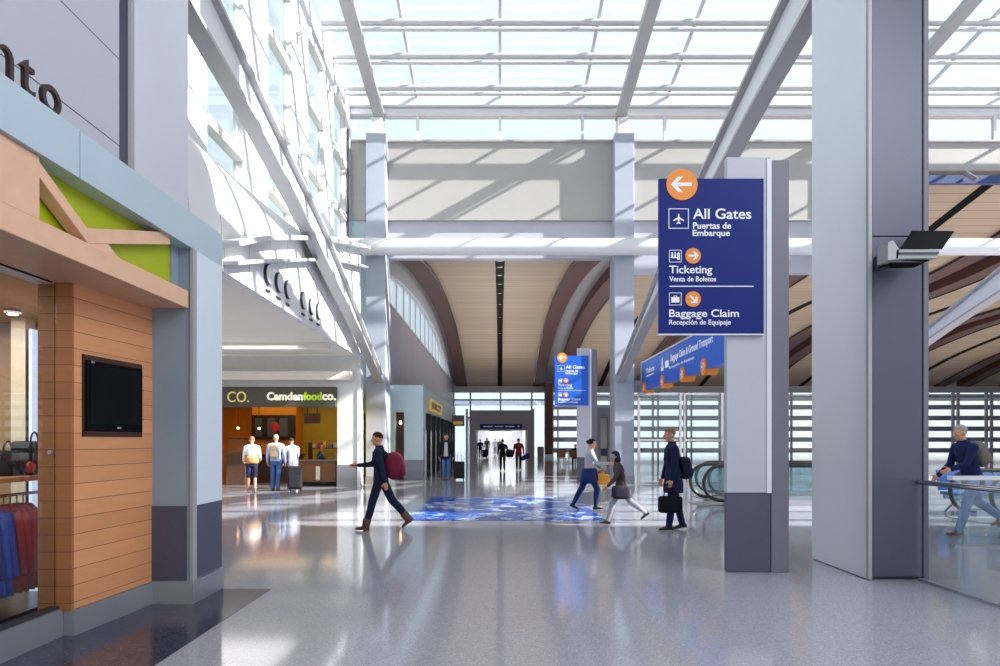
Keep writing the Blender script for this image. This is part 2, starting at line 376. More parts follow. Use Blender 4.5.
for x in (23.15, 32.45): rest.loft([[(x-.19, y, rz(y)), (x+.19, y, rz(y)), (x+.19, y, rz(y)+.5), (x-.19, y, rz(y)+.5)] for y in (SHADE_Y, 25.0)])
rest.loft([[(-6, y, rz(y)+.6), (47, y, rz(y)+.6), (47, y, rz(y)+1), (-6, y, rz(y)+1)] for y in (-22, SHADE_Y)])  # opaque slab out of view, added to keep the sun off the near floor
rest.box(-12, -6.1, -9, 9, 14.2, 14.5)
struct(rest.build('ceiling_frame_and_shade_slab', W['white']))
gb = MB()
for k in range(-1, 14): gb.loft([[(3.1*k-.045, y, rz(y)+.68), (3.1*k+.045, y, rz(y)+.68), (3.1*k+.045, y, rz(y)+.78), (3.1*k-.045, y, rz(y)+.78)] for y in (SHADE_Y, 25.2)])
struct(gb.build('ceiling_glazing_bars', W['steel_white']))
struct(MB().loft([[(-5.9, y, rz(y)+.8), (40, y, rz(y)+.8), (40, y, rz(y)+.81), (-5.9, y, rz(y)+.81)] for y in (SHADE_Y, 25.3)]).build('ceiling_skylight_glass', W['glass_roof']))

# ---- left clerestory wall
wl = MB(); y = 9.2
starts = [12.75, 16.1, 19.45, 22.45]; wd = 1.75
edges = [7.0, 9.3]
prev = 9.2
piers = []
for s in [9.4]+starts: piers.append((prev, s)); prev = s+wd
piers.append((prev, 25.0))
for a, b in piers: wl.box(-5.8, -5.6, a, b, 6.9, 13.9)
wl.box(-5.8, -5.6, 9.2, 25, 13.9, 14.5)
struct(wl.build('wall_left', W['white']))
for i, s in enumerate([9.4]+starts):
    m = MB()
    for z in (7.75, 9.65, 11.55, 13.45): m.box(-5.78, -5.56, s, s+wd, z-.1, z+.1)
    m.box(-5.77, -5.7, s, s+.06, 6.9, 13.9); m.box(-5.77, -5.7, s+wd-.06, s+wd, 6.9, 13.9)
    o = struct(m.build('window_%d' % (20+i), W['warmwhite']))
    MB().box(-5.75, -5.74, s+.06, s+wd-.06, 6.9, 13.9).build('pane', W['glass_win'], o)
# small spot lamps on the piers
for (y_, z_, lb) in ((18.5, 9.6, 'upper one on the white pier left of the far column'), (21.8, 9.3, 'lower one nearest the far column'), (21.6, 13.0, 'high one under the skylight edge'), (18.4, 12.9, 'high one on the nearer white pier')):
    o = thing('wall_spotlight', 'small white wall spotlight, '+lb, 'spotlight', (-5.6, y_, z_), 'wall spotlights on the window piers')
    MB().box(-5.6, -5.5, y_-.12, y_+.12, z_-.1, z_+.1).build('back_box', W['white'], o)
    MB().cyl((-5.5, y_, z_), (-5.25, y_-.05, z_-.08), .09, .13).build('lamp_head', W['steel_white'], o)
struct(MB().box(-5.56, -5.5, 24.2, 24.32, 9, 12.9).build('trim_gutter', W['dark_edge']))

# curved deck of the shop bulkhead, bulkhead wall and its two curved ledges
TOP = [(9.2,4.2),(11.4,4.97),(12.87,5.5),(15,6.15),(17.4,6.85),(20.2,7.55),(22.9,8.2)]
ys = [9.2+k*(22.75-9.2)/24 for k in range(25)]
LW = [(9.2,3.9),(11.4,4.62),(13.2,5.15),(15.9,5.9),(19.2,6.76),(22.75,7.5)]
dk = MB()
for k in range(8):
    pass
rings = []
for yy in ys:
    z0 = smooth_interp(TOP, yy); ring = []
    for j in range(9):
        a = PI/2*j/8; ring.append((-4.8-.82*(1-math.cos(a)), yy, z0-.02+(max(6.95, z0+.3)-z0)*math.sin(a)))
    rings.append(ring)
dk.loft(rings, caps=False, closed=False)
struct(dk.build('wall_left_curved_deck', W['seam_white'], smooth=True))
bw = MB(); 
bw.loft([[(-4.76, yy, max(4.4, 4.5-.01*(yy-12))), (-4.9, yy, 4.45), (-4.9, yy, max(4.5, smooth_interp(TOP, yy))), (-4.76, yy, max(4.5, smooth_interp(TOP, yy)))] for yy in ys])
struct(bw.build('wall_left_bulkhead', W['seam_white']))
t = thing('curved_ledge_beam', 'white curved double ledge rising along the bulkhead above the six round signs', 'beam', (-4.7, 9.2, 4))
for nm, T, h in (('upper_ledge', TOP, .05), ('lower_ledge', LW, .035)):
    MB().loft([[(-4.42 if nm[0] == 'u' else -4.5, yy, smooth_interp(T, yy)-h), (-4.78, yy, smooth_interp(T, yy)-h), (-4.78, yy, smooth_interp(T, yy)+h), (-4.42 if nm[0] == 'u' else -4.5, yy, smooth_interp(T, yy)+h)] for yy in ys if smooth_interp(T, yy) > 4.5]).build(nm, W['steel_white'], t)

# six round signs on the bulkhead
for i, (yy, zz) in enumerate(((13.63,4.98),(14.28,4.97),(14.9,4.96),(16.07,4.96),(16.75,4.95),(17.4,4.95))):
    ordn = ['nearest', 'second', 'third', 'fourth', 'fifth', 'farthest'][i]
    t = thing('round_sign', 'round white drum sign with dark rim on the bulkhead, %s of the row of six' % ordn, 'sign', (-4.76, yy, zz), 'row of six round signs')
    n = 28; rg = []
    MB().cyl((-4.76, yy, zz), (-4.70, yy, zz), .21, n=28).build('rim', W['dark_edge'], t, smooth='angle')
    MB().cyl((-4.705, yy, zz), (-4.69, yy, zz), .198, n=28).build('face', W['white'], t, smooth='angle')
    MB().box(-4.76, -4.73, yy-.11, yy+.11, zz-.36, zz-.31).build('caption_bar', W['dark_edge'], t)

# ---- concourse vault: bays of wavy pale wood ceiling between dark brown ribs
ARCH = [(25,8.5),(30,9.2),(36.3,9.65),(42,9.7),(47.7,9.4),(55,8.3),(62,6.5)]
HIGH = [(25,11.3),(28,10.75),(31,10.2),(34,9.9),(38,9.75),(42,9.7),(47.7,9.4),(55,8.3),(62,6.5)]
ya = [25.2+k*(62-25.2)/40 for k in range(41)]
def sheet(x0, x1, dz, th, T=ARCH):
    return MB().loft([[(x0, y, smooth_interp(T, y)+dz), (x1, y, smooth_interp(T, y)+dz), (x1, y, smooth_interp(T, y)+dz+th), (x0, y, smooth_interp(T, y)+dz+th)] for y in ya])
for b, xc in enumerate((0, 9.3, 18.6, 27.9, 37.2, 46.5)):
    T = HIGH if b >= 2 else ARCH
    struct(sheet(xc-3.1, xc+3.1, .12, .12, T).build('ceiling_wood_bay', W['wood_ceiling'], smooth='angle'))
    struct(sheet(xc-.2, xc+.2, .08, .06, T).build('trim_ceiling_slot', W['matte_black'], smooth='angle'))
    for sg in ((-1, 1) if b < 5 else (-1,)):
        x0, x1 = sorted((xc+sg*3.07, xc+sg*4.05))
        side = 'left' if sg < 0 else 'right'
        lb = ['above the central concourse', 'in the bay behind the blue banner', 'right of the big pillar', 'in the fourth bay far right', 'in the fifth bay far right', 'in the sixth bay far right'][b]
        m = sheet(x0, x1, 0, .6, T)
        o = tag(m.build('ceiling_rib', W['rib'], smooth='angle'), 'dark brown arched rib, %s edge of the vault %s' % (side, lb), 'rib', 'arched ceiling ribs')
        e = xc+sg*3.07
        sheet(e-.03, e+.03, -.05, .1, T).build('edge_strip', W['black'], None).parent = o
    if b < 5:
        struct(sheet(xc+4.05, xc+5.25, .55, .15, T).build('ceiling_grey_strip', W['grey_dark'] if b else W['steel_grey'], smooth='angle'))
struct(sheet(-5.0, -4.05, .45, .15).build('ceiling_grey_strip', W['steel_grey'], smooth='angle'))
for i, y in enumerate((27, 29.2, 31.6, 34.2, 37, 40.2, 44, 48.5)):
    z = smooth_interp(ARCH, y)+.08
    o = thing('downlight', 'small round recessed downlight in the dark ceiling slot', 'downlight', (0, y, z), 'downlights in the ceiling slot')
    MB().cyl((0, y, z+.01), (0, y, z-.03), .13).build('ring', W['black'], o); MB().cyl((0, y, z-.02), (0, y, z-.035), .07).build('lens', W['steel_grey'], o)

# left side of the concourse: wall, clerestory lens with rim
struct(MB().box(-4.7, -4.4, 25.6, 62, 3.6, 7.0).build('wall_concourse_left', lines_mat('grey wall panels with fine seams', 'aaabb8', '8f90a0', 1, .55, .03, .5, (1, 1, .3), var=.05)))
yl = [26+k*(61.5-26)/36 for k in range(37)]
def rim(y): return .55*min(1, (62-y)/9)
fr = MB().loft([[(-4.7, y, max(7.0, smooth_interp(ARCH, y)-rim(y))), (-4.38, y, max(7.0, smooth_interp(ARCH, y)-rim(y))), (-4.38, y, max(7.05, smooth_interp(ARCH, y)+.5)), (-4.7, y, max(7.05, smooth_interp(ARCH, y)+.5))] for y in yl])
for y in [27+2.2*k for k in range(15)]:
    z = smooth_interp(ARCH, y)-.5
    if z > 7.1: fr.box(-4.6, -4.5, y-.015, y+.015, 7, z+.1)
o = struct(fr.build('window_40', W['white']))
MB().loft([[(-4.56, y, 7.0), (-4.54, y, 7.0), (-4.54, y, max(7.02, smooth_interp(ARCH, y)-.4)), (-4.56, y, max(7.02, smooth_interp(ARCH, y)-.4))] for y in yl]).build('pane', W['frit'], o)
struct(MB().box(-4.42, -4.36, 26, 62, 6.96, 7.06).build('trim_sill', W['steel_white']))

# ---- far glass wall with louvres outside
fm = MB()
fm.box(-5, 50, 61.8, 62.2, 6.0, 6.6); fm.box(-5, 50, 62.05, 62.2, 6.6, 7.7); fm.box(-5, 50, 61.9, 62.1, 5.25, 5.4)
for x in [-4.3, -2.75, .05, 2.95]+[4.9+3.1*k for k in range(14)]:
    fm.box(x-.07, x+.07, 61.85, 62.15, 4.1 if -2.6 < x < 2.5 else 0, 6.0)
    if x > 4: fm.box(x+.42, x+.54, 61.85, 62.15, 0, 6.5)
o = struct(fm.build('window_50', W['steel_grey']))
pn = MB(); pn.box(-5, -2.6, 61.98, 62.0, 0, 6.0); pn.box(-2.6, 2.9, 61.98, 62.0, 4.1, 6.0); pn.box(2.9, 50, 61.98, 62.0, 0, 6.0); pn.build('pane', W['glass_win'], o)
lv = MB()
z = .4
while z < 6.3:
    lv.box(4.6, 50, 63.0, 63.25, z, z+.44); z += 1.02
struct(lv.build('trim_louvres', W['louver']))
struct(MB().box(-5, 4.6, 64, 66, 5.0, 5.5).build('trim_outer_canopy', M('outdoor canopy', '9aa6b8', .5)))
for x, lb in ((4.4, 'right of the far portal beneath the second blue sign'),):
    t = thing('brown_post', 'dark brown post, '+lb, 'post', (x, 60.5, 0))
    MB().box(x-.35, x+.35, 60.2, 60.9, 0, 6.75).build('shaft', W['rib'], t); MB().box(x-.38, x+.38, 60.15, 60.95, 0, .3).build('skirting', W['skirt'], t)

# ---- far portal and the bright corridor behind it
p = MB(); p.box(-2.56, -2.04, 56, 61.7, 0, 2.47); p.box(2.33, 2.85, 56, 61.7, 0, 2.47); p.box(-2.56, 2.85, 56, 61.7, 2.47, 4.1)
tag(p.build('portal', W['portal']), 'grey box portal at the far end of the concourse', 'portal')
t = thing('portal_sign', 'long dark blue sign band over the far portal opening', 'sign', (.1, 56, 2.7))
MB().box(-1.68, 1.85, 55.85, 56, 2.55, 2.93).build('board', W['blue'], t)
l = MB(); l.prism([(1.5,55.83,2.66),(1.7,55.83,2.74),(1.5,55.83,2.82)], (0,.02,0))
for a, b in ((-1.4,-.6),(-.45,.3),(.45,1.2)): l.box(a, b, 55.83, 55.85, 2.69, 2.77)
l.build('lettering', W['letter'], t)
cw = MB(); cw.box(-3.2, -3, 62.2, 92, 0, 4.5); cw.box(3, 3.2, 62.2, 92, 0, 4.5)
struct(cw.build('wall_corridor', W['white']))
struct(MB().box(-3.2, 3.2, 62.3, 92, 3.6, 3.8).build('ceiling_corridor', W['white']))
struct(MB().box(-3.2, 3.2, 92, 92.2, 0, 3.8).build('wall_corridor_end', W['white']))
for i in range(4):
    y = 65+i*7
    o = MB().box(-1.2, 1.2, y, y+3.4, 3.54, 3.6).build('ceiling_light', W['white_em'])
    tag(o, 'flat lit ceiling panel in the bright corridor behind the portal', 'light', 'corridor ceiling lights')
o = thing('hanging_sign', 'small blue sign hanging in the corridor behind the portal', 'sign', (0, 72, 3))
MB().box(-1.2, 1.3, 72, 72.1, 2.55, 2.95).build('board', W['blue'], o); MB().box(-.9, 1.0, 71.98, 72.0, 2.7, 2.8).build('lettering', W['letter'], o)
for x in (-.9, 1): MB().cyl((x, 72.05, 2.95), (x, 72.05, 3.6), .02, n=8).build('hanger', W['steel_grey'], o)

# ---- outer shell, mostly out of view
struct(MB().box(50, 50.3, 25, 66, 0, 14).build('wall_right', W['lav']))
ow = MB(); ow.box(-12.2, -12, -9, 62, 0, 5.2); ow.box(-12, -5, 29.5, 29.8, 0, 5.2)
struct(ow.build('wall_left_outer', W['cream']))
# ================================================================== LEFT SHOPFRONT
t = thing('shopfront_portal', 'pale blue metal shopfront frame, lintel and end post with charcoal foot panels', 'shopfront', (-3.2, 6.8, 0))
f = MB(); f.box(-3.3, -3.0, 2.0, 4.76, 3.47, 3.81); f.box(-3.3, -3.0, 4.768, 7.2, 3.47, 3.81); f.build('lintel', W['paleblue'], t)
MB().box(-3.45, -3.012, 6.52, 7.2, .22, 3.47).build('end_post', W['paleblue_shaded'], t)
MB().box(-3.02, -3.0, 6.56, 7.2, .95, 3.47).build('side_cladding', M('pale blue cladding with painted light', 'd6e2ec', .4, var=.02), t)  # lighter copy of the pale blue, sky light on this face in the colour
MB().box(-3.02, -2.99, 6.5, 6.58, .22, 3.47).build('corner_strip', W['steel_grey'], t)
MB().box(-3.45, -3.06, 6.51, 6.53, .23, .955).build('charcoal_panel', W['charcoal'], t)
MB().box(-3.02, -2.998, 6.6, 7.19, .24, .955).build('charcoal_panel', W['charcoal'], t)
MB().box(-3.45, -2.985, 6.49, 7.2, 0, .225).build('skirting', W['skirt'], t)

t = thing('timber_canopy', 'light maple canopy beam with post and slanted braces over a lime green panel', 'canopy', (-3.2, 5, 2.88))
MB().box(-3.62, -3.03, 2.0, 6.49, 2.88, 3.05).build('beam', W['beam_wood'], t, bevel=.006)
MB().box(-3.17, -3.035, 3.9, 4.40, 3.05, 3.469).build('post', W['beam_wood'], t, bevel=.006)
def brace(p0, p1, w):
    a, b = Vector(p0), Vector(p1); d = (b-a).normalized(); nrm = Vector((1,0,0)).cross(d)*w/2
    return MB().prism([a-nrm, b-nrm, b+nrm, a+nrm], (-.1, 0, 0))
brace((-3.04, 4.38, 3.40), (-3.04, 4.95, 3.09), .09).build('brace', W['beam_wood'], t, bevel=.004)
brace((-3.045, 4.9, 3.10), (-3.045, 6.15, 3.46), .11).build('brace', W['beam_wood'], t, bevel=.004)
MB().prism([(-3.05, 4.98, 3.05), (-3.05, 5.35, 3.05), (-3.05, 5.1, 3.17), (-3.05, 4.9, 3.11)], (-.09, 0, 0)).build('gusset', W['beam_wood'], t)
MB().box(-3.24, -3.16, 2.0, 6.5, 3.05, 3.469).build('green_panel', W['green'], t)
MB().box(-3.3, -3.14, 6.38, 6.515, 3.05, 3.469).build('end_return', W['paleblue_shaded'], t)
struct(MB().box(-3.75, -3.63, 2, 5.4, 2.86, 2.95).build('trim_shop_head', W['white']))

# wall panel above the lintel and the shop-name letters
pw = MB()
for z0, z1 in ((3.81, 4.145), (4.155, 4.895), (4.905, 6.6), (6.61, 9), (9.01, 14)): pw.box(-3.6, -3.3, 1, 5.78, z0, z1)
struct(pw.build('wall_shopfront', W['lav']))
struct(MB().box(-3.58, -3.31, 1.1, 5.75, 3.8, 14).build('wall_shopfront_core', W['dark_edge']))
for st, a, b, z0, z1, lb in (('n', 4.11, 4.27, 3.895, 4.085, 'n, cut by the left edge of the photo'), ('t', 4.335, 4.47, 3.885, 4.11, 't, between the n and the o'), ('o', 4.535, 4.735, 3.87, 4.06, 'o, last of the name')):
    m = MB().text(st, (-3.14, 0, 0), (0,1,0), (0,0,1), a, b, z0, z1, ext=.03, bold=.0)
    tag(m.build('sign_letter', W['bronze']), 'dark bronze shop-name letter '+lb, 'letter', 'shop-name letters on the lintel')

# cedar boarded wall box with skirting, television in a niche
A = Vector((-3.485, 5.456, 0)); B = Vector((-3.40, 6.52, 0)); D = (B-A).normalized(); Nn = Vector((D.y, -D.x, 0))
t = thing('cedar_wall', 'warm cedar boarded wall box between the shop window and the blue post', 'wall panel', (A.x-.1, A.y+.4, 0))
def on(s_, z, d=0): q = A+D*s_+Nn*d; return (q.x, q.y, z)
L = (B-A).length
MB().prism([(A.x, A.y, .218), (B.x, B.y, .218), (-3.76, 6.6, .218), (-3.76, 5.456, .218)], (0, 0, 2.9-.218)).build('boarding', W['wood_wall'], t)
e = MB(); e.box(-3.76, -3.626, 5.425, 5.456, .21, 2.9); e.box(-3.618, -3.487, 5.425, 5.456, .21, 2.9); e.build('end_boarding', W['wood_shaded'], t)
MB().prism([on(-.02, 0, .02), on(L, 0, .02), on(L, 0, -.2), on(-.02, 0, -.2)], (0, 0, .215)).build('skirting', W['skirt'], t)
MB().cyl((-3.65, 5.42, 1.50), (-3.65, 5.40, 1.50), .018).build('lock', W['steel_grey'], t)
t = thing('television', 'black flat television set into the cedar boarded wall', 'television', on(.49, 1.66))
nb = MB()
for s0, s1, z0, z1 in ((.09, .89, 1.63, 1.667), (.09, .89, 2.28, 2.315), (.09, .109, 1.63, 2.315), (.874, .89, 1.63, 2.315)):
    nb.prism([on(s0, z0, 0), on(s1, z0, 0), on(s1, z0, .012), on(s0, z0, .012)], (0, 0, z1-z0))
nb.build('niche_frame', W['brown'], t)
cb = MB(); cb.prism([on(.112, 1.672, 0), on(.871, 1.672, 0), on(.871, 1.672, .03), on(.112, 1.672, .03)], (0, 0, .6)); cb.build('casing', W['matte_black'], t, bevel=.006)
MB().prism([on(.15, 1.74, .03), on(.84, 1.74, .03), on(.84, 1.74, .033), on(.15, 1.74, .033)], (0, 0, .5)).build('screen', M('television screen', '030409', .3, spec=.15), t)
MB().prism([on(.5, 1.70, .03), on(.55, 1.70, .03), on(.55, 1.70, .034), on(.5, 1.70, .034)], (0, 0, .016)).build('badge', W['steel_grey'], t)
MB().prism([on(.165, 2.25, .03), on(.2, 2.25, .03), on(.2, 2.25, .034), on(.165, 2.25, .034)], (0, 0, .014)).build('badge', W['steel_grey'], t)

# shop window
struct(MB().box(-3.68, -3.56, 1.5, 5.44, 0, .226).build('baseboard_shop', W['skirt']))
struct(MB().box(-3.66, -3.585, 1.5, 5.44, .226, .25).build('trim_shop_sill', W['dark_edge']))
struct(MB().box(-3.615, -3.603, 1.5, 5.42, .25, 2.86).build('window_60', W['glass_shop']))
# shop room
sr = MB(); sr.box(-12, -3.97, 7.2, 7.3, 0, 3.4)
struct(sr.build('wall_shop_back', M('shop tan wall', 'b39a7c', .6)))
struct(MB().box(-12, -3.63, 1, 7.2, 2.87, 3.1).build('ceiling_shop', M('shop ceiling', 'd8b48c', .6)))
struct(MB().box(-12, -3.69, 1, 7.2, .001, .012).build('trim_shop_floor', M('shop dark carpet', '1c1a20', .8)))
struct(MB().box(-5.06, -4.91, 6.9, 7.05, .012, 2.87).build('trim_shop_column', W['cream']))
o = thing('light_column', 'blue-white lit tall display column inside the shop', 'display', (-4.88, 6.95, 0))
MB().box(-4.90, -4.875, 6.9, 7.0, .012, 2.75).build('frame', W['black'], o); MB().box(-4.875, -4.84, 6.9, 7.0, .012, 2.75).build('diffuser', M('cool lit strip', 'cfe0ff', .4, emit=.8), o)
for i, (x, y) in enumerate(((-4.15, 5.2), (-4.75, 6.5), (-5.3, 6.8))):
    o = thing('shop_downlight', 'small bright downlight in the shop ceiling, %s' % ['nearest the window', 'middle one', 'deepest inside'][i], 'downlight', (x, y, 2.87))
    MB().cyl((x, y, 2.87), (x, y, 2.83), .07).build('ring', W['steel_grey'], o); MB().cyl((x, y, 2.835), (x, y, 2.82), .045).build('lens', W['spot_em'], o)
# garment rack
GX = -4.27
t = thing('garment_rack', 'low black garment rack inside the shop window', 'rack', (GX, 5.5, .012))
MB().box(GX-.3, GX+.28, 4.6, 6.36, .03, .16).build('base', W['black'], t)
MB().box(GX-.3, GX+.26, 4.6, 6.36, 1.25, 1.29).build('shelf', M('shelf wood', 'a8744a', .5), t)
for y in (4.63, 6.33): MB().box(GX-.02, GX+.02, y-.02, y+.02, .16, 1.25).build('upright', W['black'], t)
MB().cyl((GX, 4.63, 1.12), (GX, 6.33, 1.12), .014).build('rail', W['chrome'], t)
FB = [M('royal blue cloth', '1b45b8', .8, var=.2, scale=12), M('bright red cloth', 'c8281c', .8, var=.2, scale=12), M('navy cloth', '17286e', .8, var=.2, scale=12)]
def garment(y, m, label):
    g = thing('jacket', label, 'jacket', (GX, y, 1.05), 'jackets hanging on the shop rack')
    b = MB(); rg = []
    for k in range(9):
        z = 1.04-.74*k/8; w = [.08, .19, .215, .205, .20, .20, .205, .21, .215][k]; d = [.014, .028, .03, .032, .03, .03, .032, .034, .033][k]
        rg.append([(GX+w*math.cos(2*PI*i/20), y+.010*math.sin(k*.9+y*9)+d*math.sin(2*PI*i/20)*(1+.25*math.cos(6*PI*i/20)), z) for i in range(20)])
    b.loft(rg).build('body', m, g, smooth=True)
    for sx_ in (-1, 1):
        MB().cap((GX+sx_*.17, y, .97), (GX+sx_*.225, y+.01, .48), .036, .028, 10).build('sleeve', m, g, smooth=True)
    MB().tube([(GX, y, 1.13), (GX, y, 1.08), (GX, y, 1.04)], .006, 6).build('hook', W['brass'], g)
nm = ['first', 'second', 'third', 'fourth', 'fifth', 'sixth', 'seventh', 'eighth', 'ninth', 'tenth']
for k in range(6): garment(5.17+.078*k, FB[0] if k % 3 else FB[2], 'blue jacket hanging on the shop rack, %s from the left' % nm[k])
for k in range(5): garment(5.66+.078*k, FB[1], 'red jacket hanging on the shop rack, %s of the red ones from the left' % nm[k])
for i, (x, y, w, h, lb) in enumerate(((GX, 5.76, .14, .22, 'left'), (GX+.02, 6.06, .30, .30, 'right'))):
    g = thing('handbag', 'black handbag on the shop shelf, %s of the two' % lb, 'bag', (x, y, 1.29), 'black bags on the shop shelf')
    MB().box(x-.1, x+.1, y-w/2, y+w/2, 1.29, 1.29+h).build('body', W['blacksoft'], g, bevel=.03)
    MB().tube([(x+.02, y+.05*math.cos(a_), 1.29+h+.09*math.sin(a_)-.01) for a_ in [PI*k/10 for k in range(11)]], .009, 6).build('handle', W['black'], g)
o = thing('ceramic_plate', 'small red and white plate standing between the bags on the shop shelf', 'plate', (GX+.15, 5.87, 1.29))
MB().cyl((GX+.13, 5.87, 1.36), (GX+.15, 5.87, 1.36), .05).build('dish', W['red'], o); MB().box(GX+.11, GX+.17, 5.84, 5.9, 1.29, 1.305).build('stand', W['black'], o)

# ================================================================== FOOD SHOP AT THE LEFT
al = MB(); al.box(-12, -4.8, 9.2, 22.7, 4.5, 4.7)
struct(al.build('ceiling_alcove', W['warmwhite']))
cv = MB(); cv.box(-11, -5.1, 19.8, 20.0, 4.3, 4.5); cv.box(-11, -5.0, 22.3, 22.7, 3.62, 3.9)
struct(cv.build('trim_alcove_cove', W['warmwhite']))
struct(MB().box(-8.8, -5.6, 12, 12.15, 4.47, 4.5).build('trim_light_slot', W['white_em']))
fw = MB(); fw.box(-12, -4.76, 22.75, 23.1, 3.4, 4.5); fw.box(-5.55, -4.76, 22.75, 23.1, .75, 3.4); fw.box(-12, -9.9, 22.75, 23.1, 0, 3.4)
struct(fw.build('wall_food_shop', M('pale shop wall', 'dcdfde', .5)))
struct(MB().box(-5.56, -4.75, 22.73, 23.12, 0, .75).build('baseboard_food_shop', W['skirt']))
struct(MB().box(-4.86, -4.74, 22.71, 23.1, 0, 4.5).build('trim_food_shop_corner', W['white']))
t = thing('shop_sign', 'dark olive sign fascia of the food shop with cream and lime lettering', 'sign', (-7.5, 22.7, 2.72))
MB().box(-9.9, -5.56, 22.55, 22.74, 2.72, 3.4).build('fascia', W['olive'], t)
def shop_x(px, Y=22.5): return (px-CX)*Y/F
MB().text('Camden', (0, 22.55, 0), (1,0,0), (0,0,1), shop_x(266.5), shop_x(302.5), 2.94, 3.22, ext=.03, bold=.035).build('lettering', M('lit cream lettering', 'f4f0dc', .5, emit=.4), t)
MB().text('food', (0, 22.55, 0), (1,0,0), (0,0,1), shop_x(303), shop_x(321.5), 2.94, 3.22, ext=.03, bold=.035).build('lettering', W['lime'], t)
MB().text('co.', (0, 22.55, 0), (1,0,0), (0,0,1), shop_x(322), shop_x(335.5), 2.94, 3.15, ext=.03, bold=.035).build('lettering', M('lit cream lettering', 'f4f0dc', .5, emit=.4), t)
MB().text('CO.', (0, 22.55, 0), (1,0,0), (0,0,1), shop_x(227), shop_x(248.5), 2.88, 3.24, ext=.03).build('lettering', M('lit gold lettering', 'd9c878', .5, emit=.3), t)
ir = MB(); ir.box(-12, -8.4, 28.3, 28.5, 0, 3.6); ir.box(-12, -11.8, 23.1, 28.5, 0, 3.6)
struct(ir.build('wall_food_interior', W['ochre']))
ir = MB(); ir.box(-8.4, -5.2, 28.3, 28.5, 0, 3.6); ir.box(-5.4, -5.2, 23.1, 28.5, 0, 3.6)
struct(ir.build('wall_food_interior_right', W['ochre2']))
struct(MB().box(-12, -5.2, 23.1, 28.5, 3.4, 3.5).build('ceiling_food_shop', M('brown shop ceiling', '6b4a2c', .7)))
t = thing('menu_board', 'dark menu board with a red picture on the back wall of the food shop', 'menu board', (-8.8, 27.3, 1.6))
MB().box(shop_x(252, 27.3), shop_x(295, 27.3), 27.25, 27.4, 1.62, 2.62).build('board', W['board'], t)
MB().ell((shop_x(275, 27.2), 27.22, 2.12), .17, .03, .22).build('picture', W['red'], t, smooth=True)
for k in range(3): MB().box(shop_x(256+12*k, 27.25)-.02, shop_x(262+13*k, 27.25), 27.23, 27.25, 1.75, 2.5).build('menu_panel', W['charcoal'], t)
struct(MB().box(shop_x(252, 27.4), shop_x(296, 27.4), 27.4, 28.3, 0, 3.4).build('wall_food_partition', W['ochre']))
t = thing('hanging_sign', 'small dark hanging sign board inside the food shop at right', 'sign', (shop_x(312, 25), 25, 2.2))
MB().box(shop_x(304, 25), shop_x(320, 25), 25, 25.06, 2.22, 2.6).build('board', W['cabinet'], t)
for px in (307, 317): MB().cyl((shop_x(px, 25), 25.03, 2.6), (shop_x(px, 25), 25.03, 3.4), .015, n=8).build('hanger', W['black'], t)
for px, Y, z, lb in ((238, 25.5, 2.05, 'left one'), (259, 26, 2.05, 'one in front of the menu board')):
    t = thing('pendant_lamp', 'small glowing pendant lamp in the food shop, '+lb, 'lamp', (shop_x(px, Y), Y, z))
    MB().ell((shop_x(px, Y), Y, z), .045, .045, .045, 12, 8).build('bulb', W['warm_em'], t, smooth=True)
    MB().cyl((shop_x(px, Y), Y, z+.06), (shop_x(px, Y), Y, 3.4), .01, n=6).build('cord', W['black'], t)
t = thing('service_counter', 'dark wooden service counter along the left of the food shop', 'counter', (-9.0, 25.4, 0))
MB().box(-10.2, -7.6, 25.0, 25.8, 0, 1.0).build('base', W['cabinet'], t); MB().box(-10.25, -7.55, 24.92, 25.85, 1.0, 1.06).build('worktop', W['black'], t)
t = thing('display_case', 'dark display cabinet with cups at the left edge of the food shop', 'cabinet', (-9.2, 23.8, 0))
MB().box(-9.6, -8.95, 23.4, 24.2, 0, 1.15).build('base', W['cabinet'], t); MB().box(-9.55, -9.0, 23.45, 24.15, 1.15, 1.62).build('glass_top', W['glass_shop'], t); MB().box(-9.6, -8.95, 23.4, 24.2, 1.62, 1.66).build('lid', W['black'], t)
t = thing('food_counter', 'brown panelled food counter at the right of the shop opening', 'counter', (-6.2, 23.6, 0))
MB().box(shop_x(299, 23.4), -5.75, 23.3, 24.1, .14, .86).build('base', M('brown counter front', '7d5434', .5, var=.15), t)
MB().box(shop_x(298, 23.4), -5.7, 23.2, 24.15, .86, .9).build('worktop', W['grey_dark'], t)
MB().box(shop_x(300, 23.4), -5.75, 23.35, 24.0, 0, .14).build('plinth', W['black'], t)
MB().box(shop_x(316, 23.28), shop_x(320, 23.28), 23.25, 23.3, .2, .68).build('notice', W['cream'], t)
MB().box(shop_x(318, 23.5), -5.8, 23.3, 23.32, .9, 1.2).build('sneeze_guard', W['glass_shop'], t)
t = thing('shelf_unit', 'low shelf unit with food packs at the back right of the food shop', 'shelf', (-6.6, 26.6, 0))
for z in (.1, .75, 1.25): MB().box(-7.6, -5.6, 26.4, 26.9, z, z+.04).build('shelf', W['cabinet'], t)
for x in (-7.6, -5.64): MB().box(x, x+.04, 26.4, 26.9, 0, 1.5).build('side_panel', W['cabinet'], t)
pc = [M('pack '+c, c, .6) for c in ('c9c2b0', 'a33a2a', 'd9a94a', '6b7f95')]
for k in range(9):
    x = -7.45+.21*k; h = .15+.05*((k*7) % 3)
    tag(MB().box(x, x+.14, 26.45, 26.7, 1.29, 1.29+h).build('food_pack', pc[k % 4], None, bevel=.01), 'small boxed food pack on the shelf unit in the food shop', 'pack', 'food packs on the shelf unit')
struct(MB().box(-5.5, -4.93, 25.1, 25.2, 0, 2.6).build('door_1', W['charcoal']))
struct(MB().box(-5.7, -4.93, 25.05, 25.5, 2.6, 9.85).build('wall_back_left', W['lightblue']))
m = MB()
